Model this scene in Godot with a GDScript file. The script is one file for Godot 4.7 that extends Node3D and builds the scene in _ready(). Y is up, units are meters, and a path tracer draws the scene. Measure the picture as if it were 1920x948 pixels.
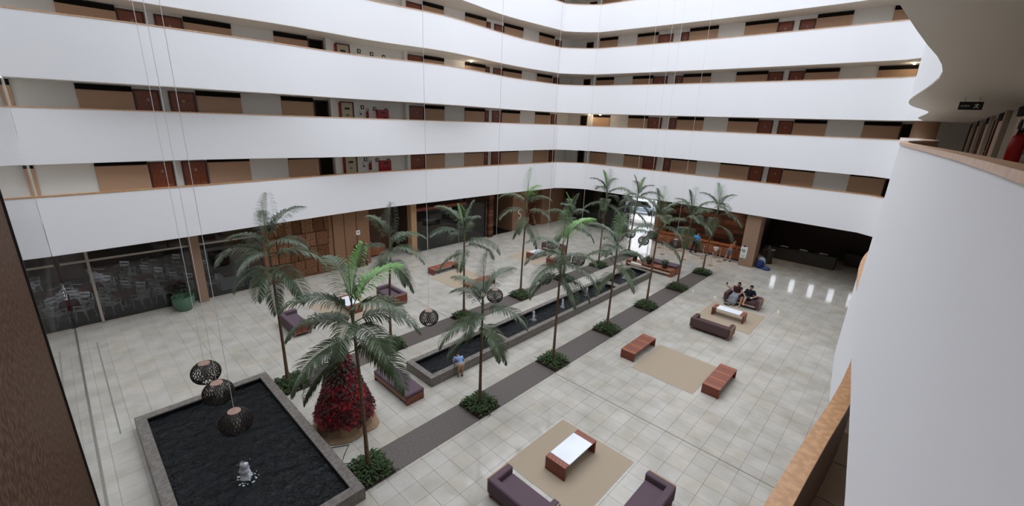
extends Node3D
# Hotel atrium seen from the second gallery. x runs across the hall, -z runs down its length, y is up; the hall floor is y = 0.

class MB:
	var v := PackedVector3Array()
	var n := PackedVector3Array()
	var c := PackedColorArray()
	var ix := PackedInt32Array()
	var col := Color.WHITE
	var used := false
	func pt(p: Vector3, q: Vector3) -> int:
		v.push_back(p); n.push_back(q); c.push_back(col)
		return v.size() - 1
	func tri(a: Vector3, b: Vector3, d: Vector3) -> void:   # counter-clockwise seen from outside
		var m := (b - a).cross(d - a).normalized()
		var i := pt(a, m); pt(b, m); pt(d, m)
		ix.append_array([i, i + 2, i + 1])
	func quad(a: Vector3, b: Vector3, d: Vector3, e: Vector3) -> void:
		var m := (d - a).cross(e - b).normalized()
		var i := pt(a, m); pt(b, m); pt(d, m); pt(e, m)
		ix.append_array([i, i + 2, i + 1, i, i + 3, i + 2])
	func box(o: Vector3, s: Vector3, B := Basis.IDENTITY) -> MB:
		var h := s / 2.0
		for ax in 3:
			for sg in [-1.0, 1.0]:
				var u := Vector3.ZERO; var w := Vector3.ZERO; var q := Vector3.ZERO
				q[ax] = h[ax] * sg
				u[(ax + 1) % 3] = h[(ax + 1) % 3] * sg
				w[(ax + 2) % 3] = h[(ax + 2) % 3]
				quad(o + B * (q - u - w), o + B * (q + u - w), o + B * (q + u + w), o + B * (q - u + w))
		return self
	func span(a: Vector3, b: Vector3) -> MB:
		return box((a + b) / 2.0, (b - a).abs())
	func rbox(o: Vector3, s: Vector3, r: float, B := Basis.IDENTITY) -> MB:   # box with chamfered edges
		var h := s / 2.0
		r = minf(r, minf(h.x, minf(h.y, h.z)) * 0.98)
		var g := h - Vector3(r, r, r)
		for ax in 3:
			var a1 := (ax + 1) % 3
			var a2 := (ax + 2) % 3
			for sg in [-1.0, 1.0]:
				var q := Vector3.ZERO; var u := Vector3.ZERO; var w := Vector3.ZERO
				q[ax] = h[ax] * sg; u[a1] = g[a1] * sg; w[a2] = g[a2]
				quad(o + B * (q - u - w), o + B * (q + u - w), o + B * (q + u + w), o + B * (q - u + w))
				for s2 in [-1.0, 1.0]:
					var p1 := Vector3.ZERO; var p2 := Vector3.ZERO; var l := Vector3.ZERO
					p1[ax] = h[ax] * sg; p1[a1] = g[a1] * s2
					p2[ax] = g[ax] * sg; p2[a1] = h[a1] * s2
					l[a2] = g[a2] * sg * s2
					quad(o + B * (p1 - l), o + B * (p2 - l), o + B * (p2 + l), o + B * (p1 + l))
		for sx in [-1.0, 1.0]:
			for sy in [-1.0, 1.0]:
				for sz in [-1.0, 1.0]:
					var a := Vector3(h.x * sx, g.y * sy, g.z * sz)
					var b := Vector3(g.x * sx, h.y * sy, g.z * sz)
					var d := Vector3(g.x * sx, g.y * sy, h.z * sz)
					if sx * sy * sz > 0: tri(o + B * a, o + B * b, o + B * d)
					else: tri(o + B * a, o + B * d, o + B * b)
		return self
	func tube(path: Array, rad, segs := 8, caps := true) -> MB:   # rad: a number or one number per point
		var k := path.size()
		var first := v.size()
		var side := Vector3.ZERO
		for i in k:
			var t: Vector3 = (path[mini(i + 1, k - 1)] - path[maxi(i - 1, 0)]).normalized()
			if side == Vector3.ZERO: side = t.cross(Vector3.UP if absf(t.y) < 0.9 else Vector3.RIGHT).normalized()
			side = (side - t * side.dot(t)).normalized()
			var up := t.cross(side)
			var r: float = rad[i] if rad is Array else rad
			for j in segs + 1:
				var a := TAU * j / segs
				var d := side * cos(a) + up * sin(a)
				pt(path[i] + d * r, d)
		for i in k - 1:
			for j in segs:
				var p := first + i * (segs + 1) + j
				var q := p + segs + 1
				ix.append_array([p, q + 1, p + 1, p, q, q + 1])
		if caps:
			for e in [0, k - 1]:
				var t: Vector3 = (path[0] - path[1]).normalized() if e == 0 else (path[k - 1] - path[k - 2]).normalized()
				var m := pt(path[e], t)
				for j in segs:
					var a := pt(v[first + e * (segs + 1) + j], t)
					var b := pt(v[first + e * (segs + 1) + j + 1], t)
					if e == 0: ix.append_array([m, a, b])
					else: ix.append_array([m, b, a])
		return self
	func lathe(prof: Array, o := Vector3.ZERO, segs := 20, squash := Vector3.ONE) -> MB:   # prof: Vector2(radius, y) from the bottom up
		var first := v.size()
		var k := prof.size()
		for i in k:
			var t: Vector2 = prof[mini(i + 1, k - 1)] - prof[maxi(i - 1, 0)]
			for j in segs + 1:
				var a := TAU * j / segs
				var r: float = prof[i].x
				pt(o + Vector3(cos(a) * r, prof[i].y, sin(a) * r) * squash, Vector3(cos(a) * t.y, -t.x, sin(a) * t.y).normalized())
		for i in k - 1:
			for j in segs:
				var p := first + i * (segs + 1) + j
				var q := p + segs + 1
				ix.append_array([p, p + 1, q + 1, p, q + 1, q])
		return self
	func add(m: MB, t: Transform3D) -> MB:
		var b := v.size()
		for i in m.v.size():
			v.push_back(t * m.v[i]); n.push_back((t.basis * m.n[i]).normalized()); c.push_back(m.c[i])
		var flip := t.basis.determinant() < 0.0
		for i in range(0, m.ix.size(), 3):
			ix.push_back(b + m.ix[i]); ix.push_back(b + m.ix[i + (2 if flip else 1)]); ix.push_back(b + m.ix[i + (1 if flip else 2)])
		return self
	func mesh() -> ArrayMesh:
		var a := []
		a.resize(Mesh.ARRAY_MAX)
		a[Mesh.ARRAY_VERTEX] = v; a[Mesh.ARRAY_NORMAL] = n; a[Mesh.ARRAY_INDEX] = ix
		if used: a[Mesh.ARRAY_COLOR] = c
		var m := ArrayMesh.new()
		m.add_surface_from_arrays(Mesh.PRIMITIVE_TRIANGLES, a)
		return m

const CAM_Y := 9.4
const PITCH := 17.231
const ROLL := 2.292
const YAW := 42.77
const TOPS := [0.0, 6.07, 9.2, 12.42, 15.24, 18.4, 21.6]     # parapet tops of the galleries 1 to 6
const BOTS := [0.0, 3.78, 7.10, 10.17, 13.26, 16.4, 19.5]    # their lower edges = the soffits
const FLRS := [0.0, 4.92, 8.02, 11.12, 14.12, 17.25, 20.4]   # gallery floors
const ORD := ["ground", "first", "second", "third", "fourth", "fifth", "sixth"]
const NTH := ["first", "second", "third", "fourth", "fifth", "sixth", "seventh", "eighth", "ninth", "tenth"]
const SKY_ENERGY := 1.0
const EXPOSURE := 3.2

var M := {}
var names := {}
var rng := RandomNumberGenerator.new()

# ---------------------------------------------------------------- helpers
func numbered(called: String) -> String:
	names[called] = names.get(called, -1) + 1
	return called if names[called] == 0 else "%s_%03d" % [called, names[called]]
func tag(o: Node, label := "", category := "", group := "", kind := "") -> Node:
	if label: o.set_meta("label", label)
	if category: o.set_meta("category", category)
	if group: o.set_meta("group", group)
	if kind: o.set_meta("kind", kind)
	return o
func thing(called: String, label: String, category: String, at := Vector3.ZERO, turn := 0.0, group := "") -> Node3D:
	var o := Node3D.new()
	o.name = numbered(called)
	add_child(o)
	o.position = at
	o.rotation.y = turn
	tag(o, label, category, group)
	return o
func part(called: String, mb, m: Material, parent: Node, kind := "") -> MeshInstance3D:
	var o := MeshInstance3D.new()
	o.name = called
	o.mesh = mb.mesh() if mb is MB else mb
	o.material_override = m
	if kind: o.set_meta("kind", kind)
	parent.add_child(o, true)
	return o
func top(called: String, mb, m: Material, label: String, category: String, group := "", kind := "") -> MeshInstance3D:
	var o := part(numbered(called), mb, m, self)
	tag(o, label, category, group, kind)
	return o
func struct(called: String, mb, m: Material, label: String) -> MeshInstance3D:
	return top(called, mb, m, label, "", "", "structure")
func structnode(called: String, label: String, at := Vector3.ZERO, turn := 0.0) -> Node3D:
	var o := thing(called, label, "", at, turn)
	o.set_meta("kind", "structure")
	return o
func V(x: float, y: float, z: float) -> Vector3:
	return Vector3(x, y, z)
func bx(o: Vector3, s: Vector3) -> MB:
	return MB.new().box(o, s)
func rb(o: Vector3, s: Vector3, r := 0.01) -> MB:
	return MB.new().rbox(o, s, r)
func sp(a: Vector3, b: Vector3) -> MB:
	return MB.new().span(a, b)

func mat(called: String, c: Color, rough := 0.6, metal := 0.0, spec := 0.5) -> StandardMaterial3D:
	var m := StandardMaterial3D.new()
	m.resource_name = called
	m.albedo_color = c
	m.roughness = rough
	m.metallic = metal
	m.metallic_specular = spec
	M[called] = m
	return m
func noise_tex(freq: float, a: Color, b: Color, stretch := Vector3.ONE, oct := 4, size := 256, seed_ := 1, lo := 0.3, hi := 0.7) -> NoiseTexture2D:
	var f := FastNoiseLite.new()
	f.noise_type = FastNoiseLite.TYPE_SIMPLEX_SMOOTH
	f.frequency = freq
	f.fractal_octaves = oct
	f.seed = seed_
	var t := NoiseTexture2D.new()
	t.width = size; t.height = size; t.seamless = true
	t.noise = f
	var g := Gradient.new()
	g.offsets = PackedFloat32Array([lo, hi]); g.colors = PackedColorArray([a, b])
	t.color_ramp = g
	return t
func texmat(called: String, tex: Texture2D, scale: Vector3, rough := 0.6, spec := 0.5, tint := Color.WHITE, world := true) -> StandardMaterial3D:
	var m := mat(called, tint, rough, 0.0, spec)
	m.albedo_texture = tex
	m.uv1_triplanar = true
	m.uv1_world_triplanar = world
	m.uv1_scale = scale
	return m
func glass(called: String, c: Color, a: float) -> StandardMaterial3D:
	var m := mat(called, Color(c.r, c.g, c.b, a), 0.02)
	m.transparency = BaseMaterial3D.TRANSPARENCY_ALPHA
	return m

func materials() -> void:
	var s := Vector3.ONE
	mat("white_wall", Color(0.93, 0.93, 0.935), 0.7, 0, 0.3)
	mat("soffit", Color(0.93, 0.91, 0.87), 0.8, 0, 0.2)
	mat("gallery_wall", Color(0.95, 0.94, 0.915), 0.8, 0, 0.2)
	mat("tan_panel", Color(0.79, 0.65, 0.535), 0.55, 0, 0.3)
	mat("transom", Color(0.13, 0.12, 0.11), 0.8, 0, 0.15)
	texmat("door_wood", noise_tex(0.02, Color(0.47, 0.23, 0.135), Color(0.59, 0.31, 0.18)), Vector3(6, 0.5, 6), 0.4)
	mat("door_frame", Color(0.30, 0.16, 0.11), 0.5)
	mat("cream_door", Color(0.80, 0.74, 0.62), 0.5)
	mat("gallery_floor", Color(0.60, 0.52, 0.45), 0.3)
	texmat("coping", noise_tex(0.02, Color(0.76, 0.60, 0.46), Color(0.82, 0.66, 0.52)), Vector3(1.5, 1.5, 1.5), 0.35)
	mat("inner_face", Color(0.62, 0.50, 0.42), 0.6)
	texmat("granite", noise_tex(0.06, Color(0.26, 0.185, 0.14), Color(0.37, 0.28, 0.22), s, 5), Vector3(0.6, 0.6, 0.6), 0.6, 0.2)
	var tn := noise_tex(0.008, Color(0.725, 0.705, 0.66), Color(0.79, 0.775, 0.74), s, 5, 512, 3, 0.15, 0.75)
	for i in 4:
		texmat("tile%d" % i, tn, Vector3(0.2, 0.2, 0.2), 0.075, 0.5, [Color(0.97, 0.97, 0.97), Color(0.955, 0.95, 0.94), Color(0.98, 0.97, 0.955), Color(0.965, 0.965, 0.96)][i])
	mat("grout", Color(0.54, 0.515, 0.48), 0.8)
	texmat("strip", noise_tex(0.05, Color(0.34, 0.31, 0.29), Color(0.41, 0.375, 0.35)), Vector3(1.2, 1.2, 1.2), 0.55)
	texmat("pool_stone", noise_tex(0.03, Color(0.42, 0.395, 0.37), Color(0.50, 0.475, 0.445)), Vector3(0.7, 0.7, 0.7), 0.5)
	mat("pool_tile", Color(0.06, 0.07, 0.075), 0.3)
	var w := mat("water", Color(0.05, 0.065, 0.075), 0.05, 0, 0.36)
	var wn := NoiseTexture2D.new()
	wn.width = 512; wn.height = 512; wn.seamless = true; wn.as_normal_map = true; wn.bump_strength = 6.0
	var wf := FastNoiseLite.new()
	wf.noise_type = FastNoiseLite.TYPE_SIMPLEX_SMOOTH; wf.frequency = 0.012; wf.fractal_octaves = 4; wf.domain_warp_enabled = true; wf.domain_warp_amplitude = 40.0
	wn.noise = wf
	w.normal_enabled = true; w.normal_texture = wn; w.normal_scale = 2.4
	w.uv1_triplanar = true; w.uv1_world_triplanar = true; w.uv1_scale = Vector3(0.45, 0.45, 0.45)
	var fm := mat("foam", Color(0.93, 0.95, 0.97), 0.35)
	fm.backlight_enabled = true; fm.backlight = Color(0.4, 0.4, 0.4)
	mat("sofa", Color(0.40, 0.34, 0.37), 0.9, 0, 0.2)
	mat("sofa_dark", Color(0.36, 0.29, 0.29), 0.9, 0, 0.2)
	texmat("red_wood", noise_tex(0.02, Color(0.47, 0.26, 0.19), Color(0.62, 0.37, 0.28)), Vector3(8, 1.2, 1.2), 0.45)
	texmat("red_wood_end", noise_tex(0.02, Color(0.43, 0.20, 0.14), Color(0.53, 0.27, 0.19)), Vector3(8, 1.2, 1.2), 0.4)
	mat("pale_wood", Color(0.78, 0.70, 0.62), 0.5)
	mat("white_top", Color(0.93, 0.95, 0.97), 0.12)
	texmat("rug", noise_tex(0.2, Color(0.66, 0.60, 0.52), Color(0.71, 0.65, 0.57), s, 3), Vector3(2, 2, 2), 0.95, 0.1)
	mat("rug_edge", Color(0.74, 0.68, 0.61), 0.95, 0, 0.1)
	texmat("trunk", noise_tex(0.04, Color(0.34, 0.26, 0.20), Color(0.56, 0.48, 0.40)), Vector3(3, 3, 3), 0.85, 0.2)
	mat("stalk", Color(0.42, 0.44, 0.30), 0.6)
	for i in 3:
		var f := mat("frond%d" % i, [Color(0.285, 0.335, 0.24), Color(0.235, 0.285, 0.20), Color(0.38, 0.56, 0.25)][i], 0.38, 0, 0.5)
		f.backlight_enabled = true; f.backlight = Color(0.25, 0.3, 0.15)
	for i in 2:
		mat("fern%d" % i, [Color(0.21, 0.28, 0.165), Color(0.29, 0.38, 0.21)][i], 0.6, 0, 0.3)
	mat("soil", Color(0.20, 0.15, 0.12), 0.95)
	mat("bract0", Color(0.43, 0.045, 0.085), 0.7); mat("bract1", Color(0.27, 0.035, 0.06), 0.7); mat("bract2", Color(0.58, 0.07, 0.11), 0.7)
	mat("leaf_dark", Color(0.16, 0.20, 0.13), 0.6)
	mat("burlap", Color(0.62, 0.52, 0.42), 0.95, 0, 0.1)
	mat("black", Color(0.06, 0.055, 0.05), 0.5)
	mat("dark_metal", Color(0.16, 0.115, 0.10), 0.45)
	mat("lamp_disc", Color(0.62, 0.50, 0.44), 0.5)
	mat("lamp_core", Color(0.85, 0.83, 0.80), 0.6)
	mat("cord", Color(0.85, 0.85, 0.85), 0.6)
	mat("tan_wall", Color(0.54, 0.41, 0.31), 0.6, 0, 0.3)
	mat("tan_column", Color(0.60, 0.49, 0.41), 0.5, 0, 0.3)
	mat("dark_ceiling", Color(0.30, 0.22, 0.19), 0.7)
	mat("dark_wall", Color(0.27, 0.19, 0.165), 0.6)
	mat("steel", Color(0.62, 0.60, 0.57), 0.35, 0.6)
	glass("glass", Color(0.75, 0.82, 0.8), 0.1)
	glass("lift_glass", Color(0.35, 0.36, 0.34), 0.28)
	glass("dark_glass", Color(0.10, 0.11, 0.11), 0.55)
	for i in 5:
		texmat("plank%d" % i, noise_tex(0.02, Color(0.33, 0.195, 0.12), Color(0.47, 0.29, 0.185), s, 4, 256, 7), Vector3(0.6, 6, 0.6), 0.45, 0.5, [Color(1, 1, 1), Color(0.8, 0.75, 0.7), Color(0.55, 0.5, 0.46), Color(0.38, 0.33, 0.31), Color(0.68, 0.58, 0.5)][i])
	texmat("counter", noise_tex(0.02, Color(0.50, 0.28, 0.16), Color(0.65, 0.40, 0.25), s, 4, 256, 9), Vector3(0.6, 6, 0.6), 0.4)
	mat("white_plastic", Color(0.85, 0.86, 0.87), 0.4)
	mat("red_cloth", Color(0.35, 0.09, 0.08), 0.9)
	mat("white_cloth", Color(0.85, 0.87, 0.90), 0.9)
	mat("green_pot", Color(0.32, 0.45, 0.36), 0.3)
	mat("dark_green_pot", Color(0.11, 0.16, 0.14), 0.4)
	mat("red", Color(0.66, 0.06, 0.07), 0.35)
	mat("sign_dark", Color(0.10, 0.11, 0.11), 0.4)
	mat("sign_white", Color(0.88, 0.89, 0.88), 0.5)
	mat("brass", Color(0.62, 0.50, 0.33), 0.3, 0.7)
	mat("rope", Color(0.22, 0.12, 0.12), 0.8)
	mat("chrome", Color(0.85, 0.84, 0.82), 0.15, 1.0)
	var skin := mat("people", Color.WHITE, 0.75, 0, 0.25)
	skin.vertex_color_use_as_albedo = true
	mat("asphalt", Color(0.80, 0.80, 0.79), 0.8)
	mat("outdoor_leaf", Color(0.22, 0.34, 0.18), 0.7)
	mat("car_paint", Color(0.62, 0.67, 0.72), 0.25, 0.4)
	mat("car_glass", Color(0.08, 0.09, 0.1), 0.1)

# ---------------------------------------------------------------- camera and light
func camera_and_light() -> void:
	var cam := Camera3D.new()
	cam.name = "camera"
	cam.fov = 61.17
	cam.near = 0.05
	cam.far = 300.0
	cam.transform = Transform3D(Basis(Vector3.UP, deg_to_rad(YAW)) * Basis(Vector3.RIGHT, -deg_to_rad(PITCH)) * Basis(Vector3.BACK, deg_to_rad(ROLL)), V(0, CAM_Y, 0))
	add_child(cam)
	cam.make_current()
	var sky := Sky.new()
	var pm := ProceduralSkyMaterial.new()
	pm.sky_top_color = Color(0.93, 0.95, 0.99)
	pm.sky_horizon_color = Color(0.94, 0.96, 0.99)
	pm.ground_bottom_color = Color(0.55, 0.55, 0.55)
	pm.ground_horizon_color = Color(0.85, 0.86, 0.87)
	pm.sky_energy_multiplier = SKY_ENERGY
	pm.ground_energy_multiplier = SKY_ENERGY
	sky.sky_material = pm
	var e := Environment.new()
	e.background_mode = Environment.BG_SKY
	e.sky = sky
	e.tonemap_mode = Environment.TONE_MAPPER_LINEAR
	e.tonemap_exposure = EXPOSURE
	e.sdfgi_enabled = true
	e.ssao_enabled = true
	e.ssil_enabled = true
	var we := WorldEnvironment.new()
	we.name = "environment"
	we.environment = e
	add_child(we)

# ---------------------------------------------------------------- the galleries
func curve_at(pts: Array, z: float) -> float:   # pts: [z, x] pairs with z falling; smooth through all of them
	var k := pts.size()
	if z >= pts[0][0]: return pts[0][1]
	if z <= pts[k - 1][0]: return pts[k - 1][1]
	for i in k - 1:
		if z <= pts[i][0] and z >= pts[i + 1][0]:
			var a: Array = pts[maxi(i - 1, 0)]; var b: Array = pts[i]; var d: Array = pts[i + 1]; var f: Array = pts[mini(i + 2, k - 1)]
			return cubic_interpolate(b[1], d[1], a[1], f[1], (z - b[0]) / (d[0] - b[0]))
	return pts[0][1]
const LEFT_CURVES := [
	[[1, -23.2], [-4, -23.45], [-9, -23.9], [-13, -24.2], [-18, -23.95], [-22, -23.85], [-26, -23.6], [-30.5, -23.3]],
	[[1, -24.2], [-3, -24.4], [-7, -24.0], [-10, -23.4], [-13, -23.2], [-18, -23.5], [-23, -23.6], [-30.5, -23.4]],
	[[1, -23.9], [-3, -23.2], [-8, -23.05], [-12, -23.25], [-15.5, -22.5], [-18.5, -22.3], [-22, -23.0], [-25, -23.6], [-30.5, -23.6]],
	[[1, -23.9], [-5, -23.7], [-9, -23.3], [-13.5, -23.4], [-17.5, -22.8], [-20, -23.0], [-24, -23.6], [-27, -23.8], [-30.5, -23.6]],
	[[1, -23.7], [-6, -23.2], [-12, -23.8], [-18, -23.0], [-24, -23.7], [-30.5, -23.4]],
]
const NEAR_ODD := [[3, -0.42], [0, -0.48], [-2, -0.45], [-3.7, -0.34], [-5.2, -0.24], [-6.7, -0.12], [-8.1, -0.09], [-10, -0.22], [-12, -0.41], [-13.5, -0.54], [-15, -0.6], [-16.5, -0.55], [-18.5, -0.35], [-20, -0.25], [-22.5, -0.36], [-25, -0.54], [-27.3, -0.62], [-31, -0.5]]
const NEAR_TWO := [[3, 0.3], [0, 0.29], [-2, 0.21], [-3.1, 0.14], [-4.65, 0.01], [-5.6, -0.09], [-7.2, -0.24], [-8.2, -0.29], [-10, -0.33], [-12, -0.2], [-14, 0.0], [-16, 0.1], [-18, 0.05], [-21, -0.2], [-23.5, -0.3], [-26, -0.25], [-31, -0.5]]
func near_x(lv: int, z: float) -> float:
	if lv == 2: return curve_at(NEAR_TWO, z)
	return curve_at(NEAR_ODD, z)
func ring(lv: int) -> Array:   # [edge, back, side] from the lift glass round to the camera's own gallery
	var r := []
	var L: Array = LEFT_CURVES[mini(lv, 5) - 1]
	for i in 33:
		var z := 0.63 - 31.13 * i / 32.0
		r.append([V(curve_at(L, z), 0, z), V(-25.4, 0, z), "left"])
	var a: Vector3 = r[-1][0]
	var b := V(-21.2, 0, -32.3)
	var mid := a.lerp(b, 0.5) + V(-0.12, 0, -0.12)
	r.append([a.lerp(b, 0.25) + V(-0.1, 0, -0.1), V(-25.4, 0, -32.5), "corner"])
	r.append([mid, V(-25.4, 0, -34.5), "corner"])
	r.append([a.lerp(b, 0.75) + V(-0.1, 0, -0.1), V(-23.3, 0, -34.5), "corner"])
	for i in 25:
		var x := -21.2 + 19.3 * i / 24.0
		r.append([V(x, 0, -32.3 - 0.35 * sin(PI * i / 24.0)), V(x, 0, -34.5), "back"])
	r.append([V(-1.2, 0, -31.75), V(1.45, 0, -34.5), "turn"])
	for i in 45:
		var z := -31.0 + 34.0 * i / 44.0
		r.append([V(near_x(lv, z), 0, z), V(1.45, 0, z), "right"])
	return r
func offset_of(r: Array, i: int, d: float) -> Vector3:   # moves an edge point towards the wall behind it
	var t: Vector3 = (r[mini(i + 1, r.size() - 1)][0] - r[maxi(i - 1, 0)][0]).normalized()
	return r[i][0] + t.cross(Vector3.UP) * -d
func ribbon(r: Array, i0: int, i1: int, d0: float, d1: float, y0: float, y1: float) -> MB:   # solid strip along the edge
	var m := MB.new()
	for i in range(i0, i1):
		var a := offset_of(r, i, d0); var b := offset_of(r, i + 1, d0)
		var p := offset_of(r, i, d1); var q := offset_of(r, i + 1, d1)
		var u := V(0, y0, 0); var w := V(0, y1, 0)
		m.quad(a + u, b + u, b + w, a + w)
		m.quad(q + u, p + u, p + w, q + w)
		m.quad(a + w, b + w, q + w, p + w)
		m.quad(a + u, p + u, q + u, b + u)
	for e in [i0, i1]:
		var a := offset_of(r, e, d0); var p := offset_of(r, e, d1)
		m.quad(a + V(0, y0, 0), p + V(0, y0, 0), p + V(0, y1, 0), a + V(0, y1, 0))
	return m
func smooth_ribbon(m: MB) -> MB:   # averages the normals of the long upright faces so that the curves show no facets
	var acc := {}
	for i in m.v.size():
		if absf(m.n[i].y) < 0.1:
			var k := Vector3i(m.v[i] * 500.0)
			acc[k] = acc.get(k, []) + [m.n[i]]
	for i in m.v.size():
		if absf(m.n[i].y) < 0.1:
			var s := Vector3.ZERO
			for q in acc[Vector3i(m.v[i] * 500.0)]:
				if q.dot(m.n[i]) > 0.6: s += q
			m.n[i] = s.normalized()
	return m
func galleries() -> void:
	var where := {"left": "along the left side", "back": "across the far end", "right": "along the near right side"}
	for lv in range(1, 7):
		var r := ring(lv)
		var n := r.size()
		var slab := MB.new()
		for i in n - 1:
			var a := offset_of(r, i, 0.006); var b := offset_of(r, i + 1, 0.006)
			var p: Vector3 = r[i][1]; var q: Vector3 = r[i + 1][1]
			var lo := V(0, BOTS[lv], 0); var hi := V(0, FLRS[lv], 0)
			slab.quad(a + lo, p + lo, q + lo, b + lo)
			slab.quad(a + hi, b + hi, q + hi, p + hi)
			slab.quad(a + lo, b + lo, b + lo + V(0, 0.011, 0), a + lo + V(0, 0.011, 0))
		struct("ceiling", slab, M.soffit, "plain soffit and floor slab of the %s gallery" % ORD[lv])
		var cuts := [["left", 0, 32], ["back", 32, 61], ["right", 61, n - 1]]
		for cut in cuts:
			var i0: int = cut[1]; var i1: int = cut[2]
			var own: bool = lv == 2 and cut[0] == "right"
			var ty: float = TOPS[lv] + (0.12 if own else 0.0)
			var th := 0.06 if own else 0.145      # the own gallery's parapet is a slim one
			var ch := 0.032 if own else 0.045
			var w := struct("wall_" + cut[0], smooth_ribbon(ribbon(r, i0, i1, 0.0, th, BOTS[lv] + 0.012, ty - ch)), M.white_wall, "white curving parapet of the %s gallery %s" % [ORD[lv], where[cut[0]]])
			part("coping", smooth_ribbon(ribbon(r, i0, i1, -0.012 if own else -0.02, th + 0.02, ty - ch, ty)), M.coping_warm if lv == 1 else M.coping, w)
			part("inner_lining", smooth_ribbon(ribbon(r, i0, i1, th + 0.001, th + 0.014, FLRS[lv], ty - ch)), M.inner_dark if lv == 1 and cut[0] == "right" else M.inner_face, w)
		# walking surface near the camera shows its tiles
		if lv == 1:
			var fl := structnode("floor", "brown tiled walkway of the first gallery beside the near parapet")
			for i in range(8):
				for k in 3:
					var z := -1.0 - i * 0.9
					part("tile", rb(V(0.1 + k * 0.45, FLRS[1] + 0.012, z), V(0.44, 0.02, 0.885), 0.006), M.gallery_floor, fl)

# z ranges on the left wall (or x on the far wall) of the tan panels and the doors
const L_PANELS := [[0.6, 0.5], [-1.24, -2.98], [-5.26, -7.1], [-9.0, -10.65], [-18.12, -19.8], [-21.7, -23.68], [-25.55, -27.7], [-29.7, -31.7]]
const L_DOORS := [[-3.0, -3.9, 0], [-4.22, -5.22, 0], [-10.68, -11.48, 1], [-12.2, -13.02, 2], [-16.85, -18.06, 0], [-23.72, -24.1, 0], [-24.52, -25.5, 0], [-31.9, -32.7, 0]]
const B_PANELS := [[-22.55, -20.83], [-19.03, -17.25], [-14.78, -12.75], [-10.98, -8.98], [-6.82, -5.02], [-3.15, -1.42]]
const B_DOORS := [[-23.9, -23.2, 1], [-17.2, -16.04, 0], [-15.4, -14.82, 0], [-8.95, -8.06, 0], [-7.72, -6.86, 0], [-1.4, -0.5, 1]]
func door(dn: int, lv: int, side: String, a: float, b: float, kind: int, label: String) -> void:
	var y := FLRS[lv] as float
	var h := 1.98
	var w := absf(b - a)
	var c := (a + b) / 2.0
	var o: Node3D
	if side == "left": o = structnode("door_%d" % dn, label, V(-25.4, y, c), PI / 2)
	elif side == "back": o = structnode("door_%d" % dn, label, V(c, y, -34.5), 0.0)
	else: o = structnode("door_%d" % dn, label, V(1.45, y, c), -PI / 2)
	var f := MB.new()
	f.box(V(-w / 2 + 0.03, h / 2, 0.02), V(0.06, h, 0.1)).box(V(w / 2 - 0.03, h / 2, 0.02), V(0.06, h, 0.1)).box(V(0, h + 0.03, 0.02), V(w, 0.06, 0.1))
	part("door_frame", f, M.door_frame, o)
	if kind == 2: part("red_strip", rb(V(-w / 2 - 0.03, h / 2, 0.03), V(0.1, h, 0.06), 0.005), M.red, o)
	var leaf := part("door_leaf", rb(V(0, h / 2, 0.02), V(w - 0.12, h, 0.045), 0.006), [M.door_wood, M.transom, M.cream_door][kind], o)
	part("handle", MB.new().tube([V(w / 2 - 0.16, 1.0, 0.04), V(w / 2 - 0.16, 1.0, 0.1), V(w / 2 - 0.3, 1.0, 0.1)], 0.014, 6), M.steel, leaf)
	if kind == 0:
		part("number_plate", rb(V(0.02, 1.62, 0.05), V(0.1, 0.13, 0.012), 0.003), M.lamp_disc, leaf)
	if kind == 2:
		part("sign_plate", rb(V(0.0, 1.66, 0.05), V(0.3, 0.12, 0.012), 0.003), M.sign_dark, leaf)
		part("push_plate", rb(V(0.0, 1.3, 0.05), V(0.16, 0.06, 0.012), 0.003), M.sign_dark, leaf)
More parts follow.
